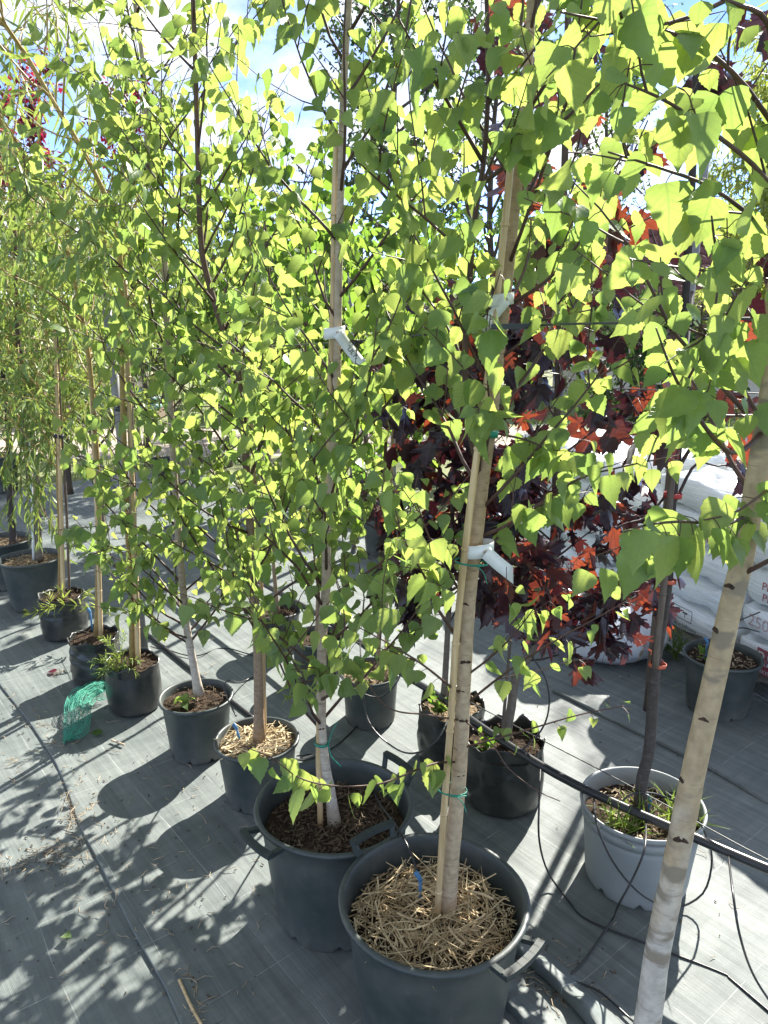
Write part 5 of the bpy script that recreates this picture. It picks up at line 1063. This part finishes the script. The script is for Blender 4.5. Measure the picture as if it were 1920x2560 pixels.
for i, (c_, R_, n_, h_, lab) in enumerate((((PN[0] - .07, PN[1] - .04, .21), .06, 26, .10, 'grass sprouts on the left side of the grey pot'), ((PN[0] + .09, PN[1] - .03, .21), .05, 16, .12, 'grass sprouts on the right side of the grey pot'))):
    r = rs(90 + i); root = empty('grass_tuft', c_, lab, 'grass', 'grass tufts in pots'); lv = Leaves()
    for _ in range(n_ * 3): lv.add(np.array(c_) + np.array([r.normal(0, R_ * .6), r.normal(0, R_ * .5), 0]), unit(np.array([r.normal(0, .6), r.normal(0, .6), 1.0])), r.normal(0, 1, 3), h_ * (.4 + .8 * r.random()), 0)
    lv.emit(r, root, None, 'blade', M['grass'], 0, 'blades')
tuft('weed_plant', 'small leafy weeds in the pot by the sacks', 'weed', stems_at((PO[0] - .06, PO[1] - .02, .23), 6, .06, .05, 65), .04, 'ovate', 'mid_leaf', 66, .02, 2)
tuft('weed_plant', 'tiny birch sprout at the base of the white-barked birch', 'weed', stems_at((PD[0] - .03, PD[1] - .05, .215), 4, .05, .05, 67), .042, 'birch', 'birch_leaf', 68, .03, 1, .6)
tuft('weed_plant', 'green weeds in the crumpled bag behind the front birch', 'weed', stems_at((PL[0] - .06, PL[1] - .04, .21), 6, .07, .06, 69), .035, 'ovate', 'mid_leaf', 70, .02, 2)
tuft('weed_plant', 'low chickweed in the red maple grow bag', 'weed', stems_at((PM_[0] - .07, PM_[1] - .04, .225), 6, .04, .06, 71), .025, 'ovate', 'mid_leaf', 72, .015, 2)
tuft('weed_plant', 'grass growing at the fabric edge by the sack mouth', 'weed', stems_at(atz(1690, 1650), 14, .12, .06, 73), .09, 'blade', 'grass', 74, .04, 2)
# grass strip beyond the fabric
def grass_field(name, label, x0, x1, y0, y1, n, seed, h, excl=None):
    r = rs(seed); pos = np.stack([x0 + (x1 - x0) * r.random(n), y0 + (y1 - y0) * r.random(n) ** 1.3, np.full(n, -.03)], 1)
    u, v = rowuv(pos[:, 0], pos[:, 1]); pos = pos[~((u < 7.8) & (v > -3.4) & (v < 5.0) & (u > -3.5))] if excl is None else pos[excl(pos)]
    n = len(pos); D = unit(np.stack([r.normal(0, .5, n), r.normal(0, .5, n), np.ones(n)], 1)); Nn = r.normal(0, 1, (n, 3)); Nn = unit(Nn - D * np.sum(Nn * D, 1, keepdims=True))
    me = mass_mesh(name, T_BLADE, pos, D, Nn, h * (.5 + r.random(n)), r.random(n), r.integers(0, 3, n), M['grass'])
    o = bpy.data.objects.new(name, me); COL.objects.link(o); tag(o, label, 'grass', None, 'stuff')
grass_field('grass', 'short sunlit grass beyond the ground fabric', -9, 9, 5.5, 16, 26000, 81, .12, lambda p: ((p[:, 1] < 8.8) | (p[:, 1] > 11.3)) & (rowuv(p[:, 0], p[:, 1])[0] > 7.9) | (p[:, 0] > 2.2) & (p[:, 1] > 5.0))
# litter on the fabric
def ground_litter(name, label, regions, seed, lo, hi, wd, mat_):
    r = rs(seed); b = MB()
    for (x, y, sx, sy, n) in regions:
        for _ in range(n):
            p = atz(x + r.normal(0, sx), y + r.normal(0, sy)); u, v = rowuv(p.x, p.y); Ln = lo + (hi - lo) * r.random() ** 2
            rot = Matrix.Rotation(r.random() * 6.283, 3, 'Z') @ Matrix.Rotation(r.normal(0, .12), 3, 'Y'); pts = [Vector((Ln * (t - .5), r.normal(0, .12) * Ln, abs(r.normal(0, .1)) * Ln)) for t in (0, .33, .66, 1)]
            b.tube([rot @ q + Vector((p.x, p.y, fab_z(u, v) + .003)) for q in pts], [wd * .5, wd * .6, wd * .5, wd * .25], 4)
    tag(b.build(name, M[mat_]), label, 'litter', None, 'stuff')
regs = [(90, 1800, 20, 25, 26), (180, 2020, 14, 30, 26), (200, 2040, 25, 40, 20), (110, 2150, 60, 25, 40), (60, 2170, 40, 20, 22), (150, 1860, 20, 20, 16), (200, 2120, 40, 50, 24), (300, 1950, 180, 160, 60), (200, 2300, 180, 130, 40), (1650, 2250, 150, 150, 16), (1500, 1800, 150, 80, 20), (480, 2500, 20, 40, 26), (1330, 2400, 40, 30, 40), (1420, 2480, 40, 30, 40), (500, 2100, 160, 120, 26), (450, 2350, 120, 120, 20), (150, 1700, 110, 60, 24), (60, 1900, 60, 80, 24)]
ground_litter('twig_litter', 'dry twigs and stalks scattered along the fabric seams', regs, 91, .008, .07, .0022, 'chip_pale')
ground_litter('twig_litter', 'dark crumbs of soil and bark on the fabric', [(x, y, sx * 1.3, sy * 1.3, n) for x, y, sx, sy, n in regs], 92, .003, .014, .0035, 'chip')
ground_litter('twig_litter', 'rusty dry fern-like bits by the seam', [(185, 2010, 10, 26, 70), (105, 1800, 14, 18, 50), (110, 2140, 30, 16, 40), (140, 1685, 9, 5, 40), (1650, 2300, 10, 12, 40)], 93, .004, .03, .0014, 'bark_brown')
for i, (x, y, a, lab, mt, sz) in enumerate(((245, 1846, .4, 'single fallen green leaf near the net', 'mid_leaf', .05), (140, 1686, 1.4, 'small reddish dry leaf in front of the crinkled bag', 'plum_leaf', .045), (180, 2352, 2.0, 'pale curled dry leaf on the dappled fabric', 'willow_leaf', .03))):
    p = atz(x, y); me = single_mesh('birch', T_BIRCH, i % 3, M[mt]); tag(place('fallen_leaf', me, None, Matrix.Translation((p.x, p.y, .016)) @ Matrix.Rotation(a, 4, 'Z') @ Matrix.Rotation(.15, 4, 'X') @ Matrix.Scale(sz, 4)), lab, 'leaf', 'leaves fallen on the fabric')
line('dry_stalk', 'long pale dry reed stalk on the fabric at the bottom', 'stalk', [atz(448, 2450, .012), atz(480, 2520, .014), atz(520, 2590, .012)], .0042, 'bamboo', None, 6, 12)
line('dry_stalk', 'broken stick lying between the net and the white birch pot', 'stalk', [atz(278, 1850, .014), atz(310, 1862, .015)], .004, 'chip_pale', None, 6, 6)
bpy.context.view_layer.update()
